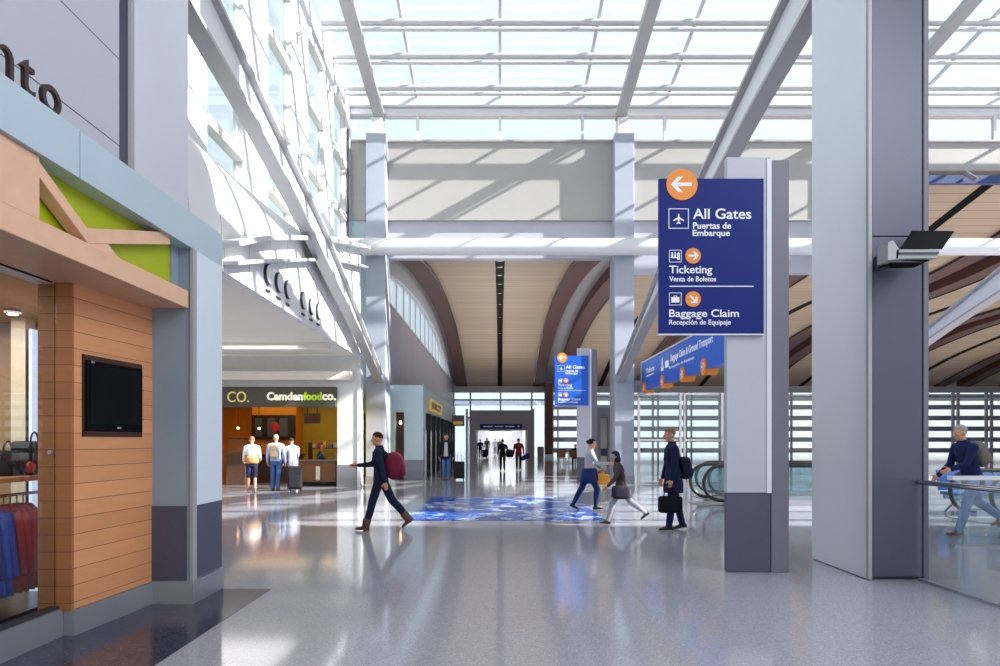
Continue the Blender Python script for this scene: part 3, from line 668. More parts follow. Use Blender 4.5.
for k in range(4): m.box(-5.3, -5.12, 25.05, 25.1, .3+.55*k, .7+.55*k)
struct(m.build('window_70', W['lightblue']))

# ================================================================== SHOPS ALONG THE CONCOURSE LEFT
sh = MB(); sh.box(-3.84, -3.08, 26.7, 27.0, .8, 3.8); sh.box(-4.7, -3.84, 26.7, 27.0, 2.72, 3.8); sh.box(-4.7, -4.2, 26.7, 27, 0, 2.72); sh.box(-4.7, -3.08, 27.0, 46, 3.55, 3.8); sh.box(-3.3, -3.08, 27.0, 46, 2.75, 3.55); sh.box(-3.3, -3.08, 26.98, 27.6, 0, 2.75)
struct(sh.build('wall_concourse_shops', W['lightblue']))
struct(MB().box(-3.85, -3.07, 26.68, 27.0, 0, .8).build('baseboard_concourse', W['grey_floor']))
struct(MB().box(-4.2, -3.84, 27.0, 27.1, 0, 2.72).build('door_2', W['cabinet']))
o = thing('wall_lamp', 'small orange wall lamp glowing in the dark doorway of the light blue wall', 'lamp', (-4.0, 26.95, 2.3))
MB().box(-4.05, -3.97, 26.93, 27.0, 2.2, 2.4).build('back_plate', W['black'], o); MB().ell((-4.01, 26.9, 2.3), .05, .05, .08, 12, 8).build('bulb', W['warm_em'], o, smooth=True)
m = MB()
for y in [27.6+2.3*k for k in range(8)]+[46]: m.box(-3.28, -3.1, y-.06, y+.06, 0, 2.75)
o = struct(m.build('window_71', W['black']))
MB().box(-3.22, -3.2, 27.6, 46, 0, 2.75).build('pane', M('dark shop glazing', '16161c', .08), o)
t = thing('shop_sign', 'yellow shop sign above the dark concourse shopfront', 'sign', (-3.08, 31.5, 2.9))
MB().box(-3.08, -3.0, 28.9, 34.6, 2.86, 3.4).build('board', W['yellow'], t)
m = MB()
for a, b, z0, z1 in ((29.5,30.4,3.0,3.28),(30.7,31.6,3.0,3.28),(31.9,33.9,3.18,3.28),(31.9,33.4,3.0,3.1)): m.box(-3.0, -2.985, a, b, z0, z1)
m.build('pattern', M('sign brown pattern', '7a5a1c', .5), t)
t = thing('blade_sign', 'dark projecting blade sign with a yellow band above the standing traveller', 'sign', (-2.9, 43, 2.5))
MB().box(-3.08, -2.3, 43, 43.2, 2.5, 3.2).build('board', W['grey_dark'], t); MB().box(-3.0, -2.4, 42.98, 43, 2.6, 2.8).build('yellow_band', W['yellow'], t)

# ================================================================== LARGE BLUE DIRECTION SIGNS
def sx(cx): return (640+cx/3.33-CX)*8/F                # crop of the sign -> metres at the sign board
def sz(cy): return EYE+(HY-150-cy/3.33)*8/F
def arrow(mb, cx, cz, r, ang, Y, mi=0):
    ca, sa = math.cos(ang), math.sin(ang); w = .16
    def q(a, b): return (cx+r*(a*ca-b*sa), Y, cz+r*(a*sa+b*ca))
    mb.prism([q(-.62,-w*.7), q(.45,-w*.7), q(.45,w*.7), q(-.62,w*.7)], (0, -.004, 0), mi)
    for s_ in (1, -1):
        mb.prism([q(.72, 0), q(.40, 0), q(-.05, s_*.5), q(.25, s_*.5)], (0, -.004, 0), mi)
def frame_icon(x0, x1, z0, z1, Y, w=.008):
    m = MB()
    for a, b, c, d in ((x0, x1, z0, z0+w), (x0, x1, z1-w, z1), (x0, x0+w, z0, z1), (x1-w, x1, z0, z1)): m.box(a, b, Y-.004, Y, c, d)
    return m
def direction_sign(label):
    Y = 8.0
    t = thing('direction_sign', label, 'sign', (3.1, 8.2, 0), 'blue direction signs on pylons')
    MB().box(2.74, 3.275, 8.06, 8.16, .96, 5.02).build('pylon_panel', W['lav'], t, bevel=.008)
    MB().box(2.745, 3.27, 8.065, 8.16, .01, .955).build('foot_panel', W['charcoal'], t)
    MB().box(3.275, 3.49, 8.05, 8.3, 0, 4.98).build('post', W['grey_dark'], t, bevel=.008)
    MB().box(3.22, 3.277, 8.045, 8.07, .96, 4.99).build('edge_strip', W['white'], t)
    b = MB().box(sx(63), sx(412), Y, Y+.05, sz(612), sz(95)).build('board', W['blue'], t)
    for z in (3.2, 4.4): MB().box(2.8, 3.1, Y+.05, 8.07, z-.05, z+.05).build('bracket', W['steel_grey'], t)
    MB().box(sx(60), sx(415), Y-.004, Y+.055, sz(616), sz(612)).build('bottom_trim', W['white'], t)
    yf = Y-.001
    def tx(s_, a, b_, top, bot, bold): MB().text(s_, (0, yf, 0), (1,0,0), (0,0,1), sx(a), sx(b_), sz(bot), sz(top), ext=.004, bold=bold).build('lettering', W['letter'], b)
    tx('All Gates', 176, 370, 195, 230, .012); tx('Puertas de', 176, 303, 241, 263, .018); tx('Embarque', 175, 299, 266, 293, .018)
    tx('Ticketing', 97, 240, 385, 419, .012); tx('Venta de Boletos', 97, 253, 421, 438, .015)
    tx('Baggage Claim', 97, 329, 531, 564, .012); tx('Recepción de Equipaje', 97, 302, 565, 587, .01)
    MB().box(sx(98), sx(378), Y-.004, Y, sz(455.5), sz(452.5)).build('rule', W['letter'], b)
    def disc(cx, cy, r, ang):
        R = r/3.33*8/F; X, Z = sx(cx), sz(cy)
        d = MB().cyl((X, Y-.012, Z), (X, Y, Z), R, n=40).build('arrow_disc', W['orange'], b)
        m = MB(); arrow(m, X, Z, R, ang, Y-.012); m.build('arrow', W['letter'], t).parent = b
    for args in ((139, 116, 52, PI), (176, 353, 26, 0), (176, 497, 26, -PI/4)): disc(*args)
    # aeroplane pictogram
    m = frame_icon(sx(95), sx(162), sz(262), sz(195), Y); cx, cz, k = sx(128.5), sz(228.5), .075/1.0
    def poly(pts): m.prism([(cx+k*a, Y, cz+k*c) for a, c in pts], (0, -.004, 0))
    poly([(-.1,-.8),(.1,-.8),(.12,.55),(0,.85),(-.12,.55)]); poly([(.08,.25),(.85,-.25),(.85,-.42),(.08,-.12)]); poly([(-.08,.25),(-.08,-.12),(-.85,-.42),(-.85,-.25)])
    poly([(.06,-.5),(.35,-.75),(.35,-.87),(.06,-.75)]); poly([(-.06,-.5),(-.06,-.75),(-.35,-.87),(-.35,-.75)]); m.build('aeroplane_icon', W['letter'], b)
    m = frame_icon(sx(97), sx(138), sz(374), sz(333), Y, .006)
    x0 = sx(97); z0 = sz(374); u = (sx(138)-x0)/41
    def rc(a, b_, c, d): m.box(x0+a*u, x0+b_*u, Y-.004, Y, z0+c*u, z0+d*u)
    rc(5, 28, 14, 17); rc(7, 13, 17, 27); rc(17, 23, 17, 27); rc(27, 35, 8, 30)
    for a in (10, 20, 31): m.cyl((x0+a*u, Y-.004, z0+31*u), (x0+a*u, Y, z0+31*u), 3*u, n=12)
    m.build('ticket_desk_icon', W['letter'], b)
    m = frame_icon(sx(97), sx(138), sz(517), sz(475), Y, .006); z0 = sz(517)
    rc(7, 34, 9, 27); rc(15, 26, 30, 32); rc(15, 17, 27, 32); rc(24, 26, 27, 32); m.build('suitcase_icon', W['letter'], b)
    return t
s1 = direction_sign('large dark blue direction sign on a pylon beside the big right pillar')
# second sign of the same kind further down the concourse
s2 = dup(s1, (3.1+.13, 25.0, 0), 0, 'smaller-looking blue direction sign far down the concourse, left of the white column')
for o in [x for x in C.objects if x.parent == s2 and x.name.startswith('board')]: o.material_slots[0].link = 'OBJECT'; o.material_slots[0].material = W['blue_hi']  # far board's brighter blue holds the light and haze down there

# ================================================================== HANGING BANNER OVER THE ESCALATORS
t = thing('hanging_banner_sign', 'long bright blue banner sign hanging over the escalators, with orange discs', 'sign', (5.3, 19.5, 3.4))
b = MB().box(5.3, 5.55, 13.2, 24.9, 3.43, 4.45).build('board', W['blue_hi'], t)
MB().box(5.27, 5.58, 13.2, 24.95, 4.45, 4.5).build('top_trim', W['steel_white'], t); MB().box(5.27, 5.58, 24.9, 25.0, 3.43, 4.5).build('end_cap', W['steel_white'], t)
MB().box(4.93, 5.3, 24.75, 24.9, 3.6, 3.8).build('wall_bracket', W['steel_grey'], t); MB().cyl((5.42, 13.35, 0), (5.42, 13.35, 3.43), .05, n=12).build('support_post', W['steel_grey'], t)
def bt(s_, y_far, y_near, z0, z1, bold): MB().text(s_, (5.299, 0, 0), (0,-1,0), (0,0,1), -y_far, -y_near, z0, z1, ext=.006, bold=bold).build('lettering', W['letter'], b)
bt('Tickets', 24.2, 22.9, 4.0, 4.18, .02)
MB().box(5.294, 5.3, 23.0, 24.2, 3.88, 3.92).build('rule', W['letter'], b)
bt('Baggage Claim & Ground Transport', 20.7, 16.6, 3.97, 4.25, .02); bt('Recepción de Equipaje', 20.9, 18.2, 3.80, 3.9, .01)
bt('Parking', 15.3, 13.8, 3.97, 4.25, .02)
m = MB()
m.box(5.294, 5.3, 21.6, 21.95, 3.85, 4.0); m.box(5.294, 5.3, 21.7, 21.85, 4.0, 4.16); m.box(5.294, 5.3, 20.95, 21.4, 3.9, 4.12); m.cyl((5.294, 21.775, 4.22), (5.3, 21.775, 4.22), .06, n=12); m.build('traveller_icon', W['letter'], b)
for y in (24.45, 21.7, 19.3, 17.3):
    d = MB().cyl((5.26, y, 3.50), (5.6, y, 3.50), .22, n=28).build('arrow_disc', W['orange'], t, smooth='angle')
    m = MB(); m.box(5.25, 5.26, y-.12, y+.12, 3.47, 3.53)
    for s_ in (1, -1): m.prism([(5.25, y-.14, 3.5), (5.25, y-.06, 3.5), (5.25, y+.03, 3.5+s_*.1), (5.25, y-.05, 3.5+s_*.1)], (.01, 0, 0))
    m.build('arrow', W['letter'], d, world=False); [None]
for o in [x for x in C.objects if x.name.startswith('arrow') and x.parent and x.parent.name.startswith('arrow_disc')]:
    L0 = parent_loc(o.parent); me = o.data
    for v in me.vertices: v.co -= L0

# ================================================================== FLOODLIGHT ON THE PILLAR
t = thing('floodlight', 'black fold-out floodlight mounted on the dark face of the right pillar', 'floodlight', (4.5, 7.6, 3.6))
def fx(px, Y): return (px-CX)*Y/F
def fz(py, Y): return EYE+(HY-py)*Y/F
def FP(px, py, Y): return (fx(px, Y), Y, fz(py, Y))
MB().box(4.27, 4.36, 7.15, 7.62, 3.53, 3.69).build('wall_arm', W['pillar_front'], t, bevel=.01)  # dark slate tone also holds the arm's shadow on the pillar
MB().prism([FP(888, 243, 7.0), FP(893, 240, 7.0), FP(899, 249, 7.0), FP(898, 259, 7.0), FP(888, 260, 7.0)], (0, .2, 0)).build('end_plate', W['steel_grey'], t)
MB().prism([FP(897, 249.5, 7.0), FP(940, 249.5, 7.0), FP(937, 258, 7.0), FP(896, 258.5, 7.0)], (0, .16, 0)).build('housing', W['steel_grey'], t)
MB().box(fx(899, 6.98), fx(939, 6.98), 6.975, 7.0, fz(253.5, 6.98), fz(252, 6.98)).build('front_lip', W['pillar_front'], t)
MB().prism([FP(901.5, 249.3, 7.02), FP(942, 249.3, 7.02), FP(954.5, 231.3, 7.4), FP(913, 231, 7.4)], (0, .02, .012)).build('upper_flap', W['matte_black'], t)
MB().prism([FP(895, 258.6, 7.05), FP(930, 258.9, 7.05), FP(914, 266.5, 7.5), FP(878, 267, 7.5)], (0, .015, -.012)).build('lower_flap', W['matte_black'], t)

# ================================================================== GLASS BALUSTRADES, ESCALATORS, BENCH
t = thing('glass_balustrade', 'frameless glass balustrade with steel handrail running from the right pillar towards us', 'balustrade', (4.78, 6, 0))
for y0, y1 in ((3.5, 5.1), (5.11, 6.92), (6.93, 7.58)): MB().box(4.77, 4.785, y0, y1, .015, 1.09).build('glass_panel', W['glass_rail'], t)
MB().cyl((4.777, 3.5, 1.12), (4.777, 7.6, 1.12), .03, n=14).build('handrail', W['chrome'], t, smooth='angle')
MB().box(4.755, 4.80, 3.5, 7.58, 0, .03).build('base_shoe', W['skirt'], t)
t = thing('glass_balustrade', 'glass balustrade with a broad white top rail in front of the striding man at right', 'balustrade', (9, 10, 0))
for x0 in (6.85, 8.5, 10.2): MB().box(x0, x0+1.62, 10.0, 10.015, .03, 1.0).build('glass_panel', W['glass_rail'], t)
MB().box(6.75, 12, 9.95, 10.07, 1.0, 1.06).build('top_rail', W['white'], t); MB().box(6.8, 12, 9.97, 10.05, 0, .03).build('base_shoe', W['skirt'], t)

def escalator(label, x, y, L=4.5):
    t = thing('escalator', label, 'escalator', (x, y, 0), 'escalator landings behind the large blue sign')
    R = .42; zc = .55
    for s_ in (0, 1.15):
        yy = y+s_
        pts = [(x+L, yy, zc+R)]+[(x+R-R*math.sin(a), yy, zc+R*math.cos(a)) for a in [PI*k/16 for k in range(17)]]+[(x+.9, yy, zc-R)]
        MB().tube(pts, .045, 10).build('handrail', W['rubber'], t, smooth='angle')
        g = [(x+L, yy, .14)]+[(x+L, yy, zc+R-.05)]+[(x+R-(R-.05)*math.sin(a), yy, zc+(R-.05)*math.cos(a)) for a in [PI*k/16 for k in range(17)]]
        MB().prism(g, (0, .02, 0)).build('glass_side', W['glass_rail'], t)
        MB().box(x+.5, x+L, yy-.07, yy+.09, 0, .14).build('skirt_panel', W['skirt'], t)
    MB().box(x-.1, x+L, y+.1, y+1.05, .004, .02).build('step_plate', W['steel_grey'], t)
    return t
escalator('escalator landing nearest behind the man with the briefcase, curved black handrails', 4.95, 16.2)
escalator('escalator landing partly hidden by the large sign pylon', 5.6, 17.9)
escalator('escalator landing at the right edge behind the glass balustrade', 9.35, 12.7, 3)
# glass screen behind the escalators
m = MB()
for x in (5.0, 6.5, 8.0, 9.5): m.box(x-.04, x+.04, 24.0, 24.1, 0, 3.3)
for z in (.05, 1.6, 3.26): m.box(5, 9.5, 24.02, 24.08, z-.03, z+.03)
m.box(6.62, 6.68, 24.0, 24.1, 0, 3.3)
t = thing('glass_screen', 'tall glazed screen with slim steel bars behind the escalators', 'screen', (7, 24, 0))
m.build('frame', W['steel_grey'], t)
for x in (5.04, 6.54, 8.04): MB().box(x, x+1.42, 24.04, 24.055, .08, 3.23).build('pane', glass('screen glass', (.93, .97, .98), .05), t)
# steel door frame by the white column
t = thing('door_frame', 'grey steel lift door frame beside the white column right of the second sign', 'door frame', (4.2, 27, 0))
m = MB(); m.box(3.92, 4.08, 27, 27.4, 0, 2.5); m.box(4.36, 4.52, 27, 27.4, 0, 2.5); m.box(3.92, 4.52, 27, 27.4, 2.5, 2.9); m.build('frame', W['grey_dark'], t)
MB().box(4.08, 4.36, 27.25, 27.3, 0, 2.5).build('door_leaf', W['cream'], t)
MB().box(4.1, 4.36, 27.2, 27.25, .95, 1.25).build('control_panel', W['charcoal'], t)

# beam seating behind the balustrade
t = thing('beam_seat', 'blue beam bench with polished steel legs behind the right balustrade', 'bench', (10.5, 14.3, 0))
for k in range(3):
    x = 9.9+.62*k
    MB().box(x-.28, x+.28, 14.1, 14.6, .42, .48).build('seat', M('blue bench pad', '2f5fa8', .5), t, bevel=.015)
    MB().prism([(x-.28, 14.6, .5), (x-.28, 14.68, .95), (x-.28, 14.73, .95), (x-.28, 14.65, .5)], (.56, 0, 0)).build('backrest', M('blue bench pad', '2f5fa8', .5), t)
MB().box(9.55, 11.5, 14.3, 14.38, .34, .42).build('beam', W['chrome'], t)
for x in (9.8, 11.25):
    MB().tube([(x, 13.95, .02), (x, 14.3, .34), (x, 14.7, .02)], .022, 8).build('leg', W['chrome'], t)

# cafe tables and chairs deep in the concourse
def chair(name, label, x, y, rot):
    t = thing(name, label, 'chair', (0,0,0), 'cafe chairs by the far windows')
    MB().box(-.22, .22, -.21, .21, .43, .47).build('seat', W['brass'], t, bevel=.01)
    MB().prism([(-.22, .2, .5), (.22, .2, .5), (.22, .27, .95), (-.22, .27, .95)], (0, .03, 0)).build('backrest', W['brass'], t)
    for a in (-.19, .19):
        for b_ in (-.18, .18): MB().cyl((a, b_, .43), (a*1.1, b_*1.1, 0), .018, n=8).build('leg', W['chrome'], t)
    t.location = (x, y, 0); t.rotation_euler = (0, 0, rot); return t
c0 = None
spots = [(3.9, 41.5, .2), (4.6, 42.2, 3.0), (5.2, 41.2, .3), (4.0, 44, 2.9), (4.9, 45, 0), (5.6, 44.2, 1.5), (4.4, 47, 3.1), (5.5, 47.5, .4)]
w8 = ['nearest and leftmost of the group', 'behind the nearest one', 'nearest the white pylon', 'in the second row at left', 'in the second row middle', 'in the second row at right', 'in the back row at left', 'in the back row at right']
for i, (x, y, r_) in enumerate(spots):
    lb = 'brown cafe chair by the far windows, '+w8[i]
    if c0 is None: c0 = chair('cafe_chair', lb, x, y, r_)
    else: dup(c0, (x, y, 0), r_, lb)
for i, (x, y) in enumerate(((4.4, 43.0), (5.0, 46.2))):
    t = thing('cafe_table', 'small round cafe table among the brown chairs, %s one' % ['nearer', 'farther'][i], 'table', (x, y, 0), 'round cafe tables')
    MB().cyl((x, y, .72), (x, y, .75), .38, n=28).build('tabletop', W['cabinet'], t); MB().cyl((x, y, .03), (x, y, .72), .035, n=12).build('pedestal', W['chrome'], t); MB().cyl((x, y, 0), (x, y, .03), .24, n=24).build('base', W['chrome'], t)
t = thing('litter_bin', 'dark round litter bin right of the far portal', 'bin', (3.35, 55, 0))
MB().cyl((3.35, 55, 0), (3.35, 55, .95), .26, .28, n=24).build('body', W['grey_dark'], t, smooth='angle'); MB().cyl((3.35, 55, .95), (3.35, 55, 1.05), .29, .2, n=24).build('lid', W['black'], t, smooth='angle')
t = thing('post_lamp', 'slim dark post lamp with a white head near the cafe chairs', 'lamp', (5.1, 43.6, 0))
MB().cyl((5.1, 43.6, 0), (5.1, 43.6, 2.0), .03, n=10).build('post', W['black'], t); MB().cyl((5.1, 43.6, 2.0), (5.1, 43.6, 2.3), .09, n=14).build('shade', W['white_em'], t)
# ================================================================== PEOPLE
SK = M('skin', 'c58f72', .55, var=.05, scale=9)
def cloth(name, col): return M(name, col, .85, var=.12, scale=25, spec=.2)
def fuse(mb, voxel, it=3):
    """one continuous surface out of overlapping volumes"""
    me = bpy.data.meshes.new('tmp'); me.from_pydata(mb.v, [], mb.f)
    bm = bmesh.new(); bm.from_mesh(me); bmesh.ops.recalc_face_normals(bm, faces=bm.faces); bm.to_mesh(me); bm.free()
    o = bpy.data.objects.new('tmp', me); C.objects.link(o)
    r = o.modifiers.new('r', 'REMESH'); r.mode = 'VOXEL'; r.voxel_size = voxel
    s = o.modifiers.new('s', 'SMOOTH'); s.iterations = it; s.factor = .5
    dg = bpy.context.evaluated_depsgraph_get(); dg.update()
    me2 = bpy.data.meshes.new_from_object(o.evaluated_get(dg)); bpy.data.objects.remove(o); bpy.data.meshes.remove(me)
    for p in me2.polygons: p.use_smooth = True
    return me2
def ring(c, u, w, a, b, n=18): return [c+u*(a*math.cos(2*PI*i/n))+w*(b*math.sin(2*PI*i/n)) for i in range(n)]

def person(label, x, y, H=1.75, heading=0, lean=4, hip=(25,-20), knee=(8,30), sh=(-15,20), elb=(15,25), abd=(8,8), toe=(0,0),
           top=('2a2c3a', 'jacket'), legs=('23263a', 'trousers'), shoes='2a1d18', hair='2a1c14', hairlen='short', head=(0,0), female=False,
           sleeves='long', group=None, vox=.011, sit=None, skirt=.0, fine=True):
    """heading: degrees, 0 = walking away from the camera (+Y), 90 = walking to the left (-X)"""
    k = H/1.75; U = Vector((1,0,0)); Fw = Vector((0,1,0)); Z = Vector((0,0,1))
    R = math.radians
    wS = (.185 if female else .205)*k; wH = .095*k
    th, sn = .43*k, .43*k
    joints = {}
    pel = Vector((0,0,0))
    sp = Vector((0, math.sin(R(lean)), math.cos(R(lean))))
    fsp = Vector((0, math.cos(R(lean)), -math.sin(R(lean))))
    chest = pel+sp*.33*k; shc = pel+sp*.50*k; neck = shc+sp*.055*k
    hp, hy = R(head[0]), R(head[1])
    hz = Vector((0, math.sin(R(lean*.4)+hp), math.cos(R(lean*.4)+hp)))
    hf = Vector((math.sin(hy)*math.cos(hp), math.cos(hy)*math.cos(hp), -math.sin(hp))); hu = hf.cross(hz).normalized(); hf = hz.cross(hu).normalized()
    hc = neck+hz*.145*k+hf*.015*k
    legpts = []; 
    for i, s in enumerate((-1, 1)):
        a = R(hip[i]); b = R(hip[i]-knee[i])
        h0 = pel+U*s*wH
        kn = h0+Vector((0, math.sin(a), -math.cos(a)))*th
        an = kn+Vector((0, math.sin(b), -math.cos(b)))*sn
        fp = R(toe[i]); fd = Vector((0, math.cos(fp), math.sin(fp))); fu = Vector((0, -math.sin(fp), math.cos(fp)))
        legpts.append((h0, kn, an, fd, fu))
    armpts = []
    for i, s in enumerate((-1, 1)):
        a = R(sh[i]); ab = R(abd[i]); e = R(sh[i]+elb[i])
        s0 = shc+U*s*wS-sp*.035*k
        d1 = Vector((s*math.sin(ab), math.sin(a)*math.cos(ab), -math.cos(a)*math.cos(ab)))
        el = s0+d1*.285*k
        d2 = Vector((s*math.sin(ab)*.3, math.sin(e), -math.cos(e))).normalized()
        wr = el+d2*.25*k
        armpts.append((s0, el, wr, d2, s))
    low = min((an-fu*.085*k+fd*q*k).z for (_, _, an, fd, fu) in legpts for q in (-.07, .17))
    if sit is not None: low = -sit
    T = Matrix.Translation((0,0,-low))
    root = thing('person', label, 'person', (x, y, 0), group); root.rotation_euler = (0,0,0)
    def emit(name, mb, mat, voxel=None, it=3):
        if isinstance(mb, MB):
            if voxel: me = fuse(mb, voxel, it)
            else:
                o = mb.build(name, mat, root, smooth=True, world=False); o.data.transform(T); return o
        me.name = name; me.materials.clear(); me.materials.append(mat); me.transform(T)
        o = bpy.data.objects.new(name, me); C.objects.link(o); o.parent = root; return o
    # ---------------- body: one continuous surface
    b = MB()
    waist = .80 if female else .92
    def torso(mb, g, z0, z1, hipw=None):
        prof = [(-.10,.150,.105),(-.02,.168,.118),(.08,.158*(.96),.108),(.17,.140*waist/.92,.100),(.28,.152,.108),(.38,.168,.116),(.46,.165,.10),(.505,.125,.078),(.535,.07,.062)]
        rs = [ring(pel+sp*q*k, U, fsp, (a+g)*k, (c+g)*k) for q, a, c in prof if z0 <= q <= z1]
        mb.loft(rs)
    torso(b, -.012, -.2, .6)
    for s0, el, wr, d2, s in armpts:
        b.cap(shc+U*s*.09*k, s0, .055*k, .052*k); b.cap(s0, el, .050*k, .038*k); b.cap(el, wr, .040*k, .026*k)
        # hand: palm, four unequal fingers, thumb
        pn = (U*-s); pw = d2.cross(pn).normalized()
        if pw.dot(Fw) < 0: pw = -pw
        pc = wr+d2*.045*k
        rs = [ring(wr+d2*q*k, pw, pn, a*k, c*k, 12) for q, a, c in ((-.005,.022,.018),(.03,.036,.016),(.065,.042,.015),(.088,.040,.013))]
        b.loft(rs)
        for j, (off, ln) in enumerate(((.030,.066),(.010,.074),(-.010,.070),(-.029,.056))):
            r0 = wr+d2*.085*k+pw*off*k; m1 = r0+(d2*.9+pn*.35).normalized()*ln*.55*k; m2 = m1+(d2*.55+pn*.85).normalized()*ln*.5*k
            b.cap(r0-d2*.02*k, m1, .0095*k, .0088*k, 8); b.cap(m1, m2, .0088*k, .0075*k, 8)
        t0 = wr+d2*.03*k+pw*.028*k; t1 = t0+(d2*.6+pw*.75+pn*.2).normalized()*.045*k; t2 = t1+(d2*.9+pw*.2+pn*.4).normalized()*.032*k
        b.cap(t0, t1, .0125*k, .0105*k, 8); b.cap(t1, t2, .0105*k, .0085*k, 8)
    for h0, kn, an, fd, fu in legpts:
        b.cap(h0, kn, .074*k, .046*k); mid = kn*.65+an*.35-Vector((0,.012*k,0)); b.cap(kn, mid, .046*k, .049*k); b.cap(mid, an, .049*k, .034*k)
        b.cap(an-fu*.04*k-fd*.03*k, an-fu*.05*k+fd*.13*k, .034*k, .028*k)
    b.cap(neck-sp*.04*k, neck+hz*.07*k, .056*k, .052*k)
    HM = Matrix((hu, hf, hz)).transposed()
    def hd(px_, py_, pz_): return hc+(hu*px_+hf*py_+hz*pz_)*k
    b.ell(hc+hz*.02*k-hf*.005*k, .074*k, .094*k, .098*k, 20, 14, M=HM)
    b.ell(hd(0,.022,-.045), .058*k, .068*k, .072*k, 16, 10, M=HM)
    b.ell(hd(0,.062,-.092), .026*k, .024*k, .022*k, 12, 8, M=HM)
    b.cap(hd(0,.088,.018), hd(0,.108,-.022), .010*k, .016*k, 10); 
    b.cap(hd(-.016,.088,-.055), hd(.016,.088,-.055), .009*k, .009*k, 8)
    for s in (-1, 1):
        b.ell(hd(s*.076,-.005,-.005), .011*k, .02*k, .032*k, 10, 8, M=HM); b.ell(hd(s*.03,.078,.026), .024*k, .012*k, .009*k, 10, 8, M=HM); b.ell(hd(s*.042,.06,-.022), .022*k, .022*k, .02*k, 10, 8, M=HM)
    emit('body', b, SK, vox*.75 if fine else vox, 2)
    if fine:
        for s in (-1, 1):
            e = MB().ell(hd(s*.031,.083,.006), .013*k, .009*k, .009*k, 12, 8, 0, HM); e.ell(hd(s*.031,.0905,.006), .0058*k, .003*k, .0058*k, 10, 6, 1, HM)
            e.build('eye', [W['white'], W['black']], root, smooth=True, world=False).data.transform(T)
        MB().ell(hd(0,.096,-.055), .021*k, .006*k, .007*k, 12, 6, 0, HM).build('lips', M('lips', '9a5648', .5), root, smooth=True, world=False).data.transform(T)
    # ---------------- hair
    hm = cloth('hair '+hair, hair); h = MB(); vs = []
    h.ell((0,0,0), 1, 1, 1, 26, 18)
    out = []
    for v in h.v:
        v = Vector(v); face = v.y > .28 and v.z < .50; low_ = v.z < (-.35 if hairlen != 'short' else -.25)
        ear = abs(v.x) > .75 and v.z < .02 and v.y > -.25 and hairlen == 'short'
        g = .72 if (face or low_ or ear) else 1.0
        out.append(hc+hz*.024*k-hf*.008*k+(hu*v.x*.086+hf*v.y*.104+hz*v.z*.108)*k*g)
    h.v = [tuple(v) for v in out]
    if hairlen == 'long':
        h.ell(hd(0,-.06,-.07), .085*k, .055*k, .15*k, 16, 10, M=HM)
        for s in (-1, 1): h.ell(hd(s*.07,-.02,-.06), .028*k, .045*k, .12*k, 12, 8, M=HM)
    if hairlen == 'bun': h.ell(hd(0,-.10,.04), .045*k, .045*k, .045*k, 14, 8, M=HM)
    if hairlen == 'hood':
        h.ell(hd(0,-.035,-.075), .105*k, .085*k, .10*k, 16, 10, M=HM)
    emit('hair' if hairlen != 'hood' else 'hood', h, hm, vox, 2)
    # ---------------- clothes
    c = MB(); hem = -.13 if top[1] != 'shirt' else -.06
    torso(c, .014, hem, .54); 
    if hem < -.1: c.loft([ring(pel+sp*q*k, U, fsp, a*k, c_*k) for q, a, c_ in ((-.16,.178,.135),(-.05,.185,.135),(.06,.175,.125))])
    for s0, el, wr, d2, s in armpts:
        c.cap(shc+U*s*.08*k, s0, .068*k, .066*k); c.cap(s0, el, .066*k, .052*k)
        if sleeves == 'long': c.cap(el, wr-d2*.01*k, .053*k, .038*k); 
        else: pass
    if top[1] in ('jacket', 'coat'): c.loft([ring(neck+hz*q*k-hf*.005*k, U, fsp, a*k, a*k) for q, a in ((-.06,.09),(-.01,.074),(.03,.070))])
    if skirt:
        k0, k1 = legpts[0][1], legpts[1][1]
        yy = [(pel+(q-pel)*min(1, skirt/.43)).y for q in (k0, k1)]
        y0, y1 = min(yy), max(yy); zc = -min(skirt*k, .43*k)
        c.loft([ring(pel+sp*.10*k, U, fsp, .172*k, .128*k), ring(pel, U, fsp, .188*k, .14*k), ring(Vector((0, (y0+y1)/2*.5, zc*.5)), U, Fw, .195*k, .15*k+(y1-y0)*.22), ring(Vector((0, (y0+y1)/2, zc)), U, Fw, .20*k, .13*k+(y1-y0)*.5)])
    emit('jacket' if top[1] == 'jacket' else top[1], c, cloth('cloth '+top[0], top[0]), vox, 4)
    l = MB()
    l.loft([ring(pel+sp*q*k, U, fsp, a*k, c_*k) for q, a, c_ in ((-.12,.155,.112),(-.03,.18,.13),(.07,.165,.118))])
    for h0, kn, an, fd, fu in legpts:
        l.cap(h0, kn, .092*k, .074*k)
        if legs[1] == 'shorts': pass
        else: l.cap(kn, kn*.6+an*.4-Vector((0,.012*k,0)), .074*k, .068*k); l.cap(kn*.6+an*.4-Vector((0,.012*k,0)), an, .068*k, (.05 if legs[1] == 'leggings' else .058)*k)
    emit(legs[1], l, cloth('cloth '+legs[0], legs[0]), vox, 4)
    sm = M('leather '+shoes, shoes, .45)
    for h0, kn, an, fd, fu in legpts:
        s_ = MB(); base = an-fu*.085*k
        s_.loft([ring(base+fd*q*k+fu*zc*k, U, fu, a*k, zc*k, 14) for q, a, zc in ((-.075,.024,.03),(-.055,.036,.045),(0,.038,.046),(.06,.043,.036),(.12,.044,.028),(.165,.032,.02),(.182,.014,.012))])
        s_.cap(base+fu*.05*k, base+fu*.11*k, .043*k, .045*k)
        if shoes == '5a3320': s_.cap(base+fu*.055*k, an+(kn-an)*.20, .066*k, .078*k)
        emit('shoe', s_, sm, vox, 2)
    root.rotation_euler = (0, 0, R(heading))
    # world position of chosen body points, for things they carry
    RM = Matrix.Rotation(R(heading), 4, 'Z')
    def at(v): return Vector((x, y, 0)) + (RM @ (T @ Vector(v)))
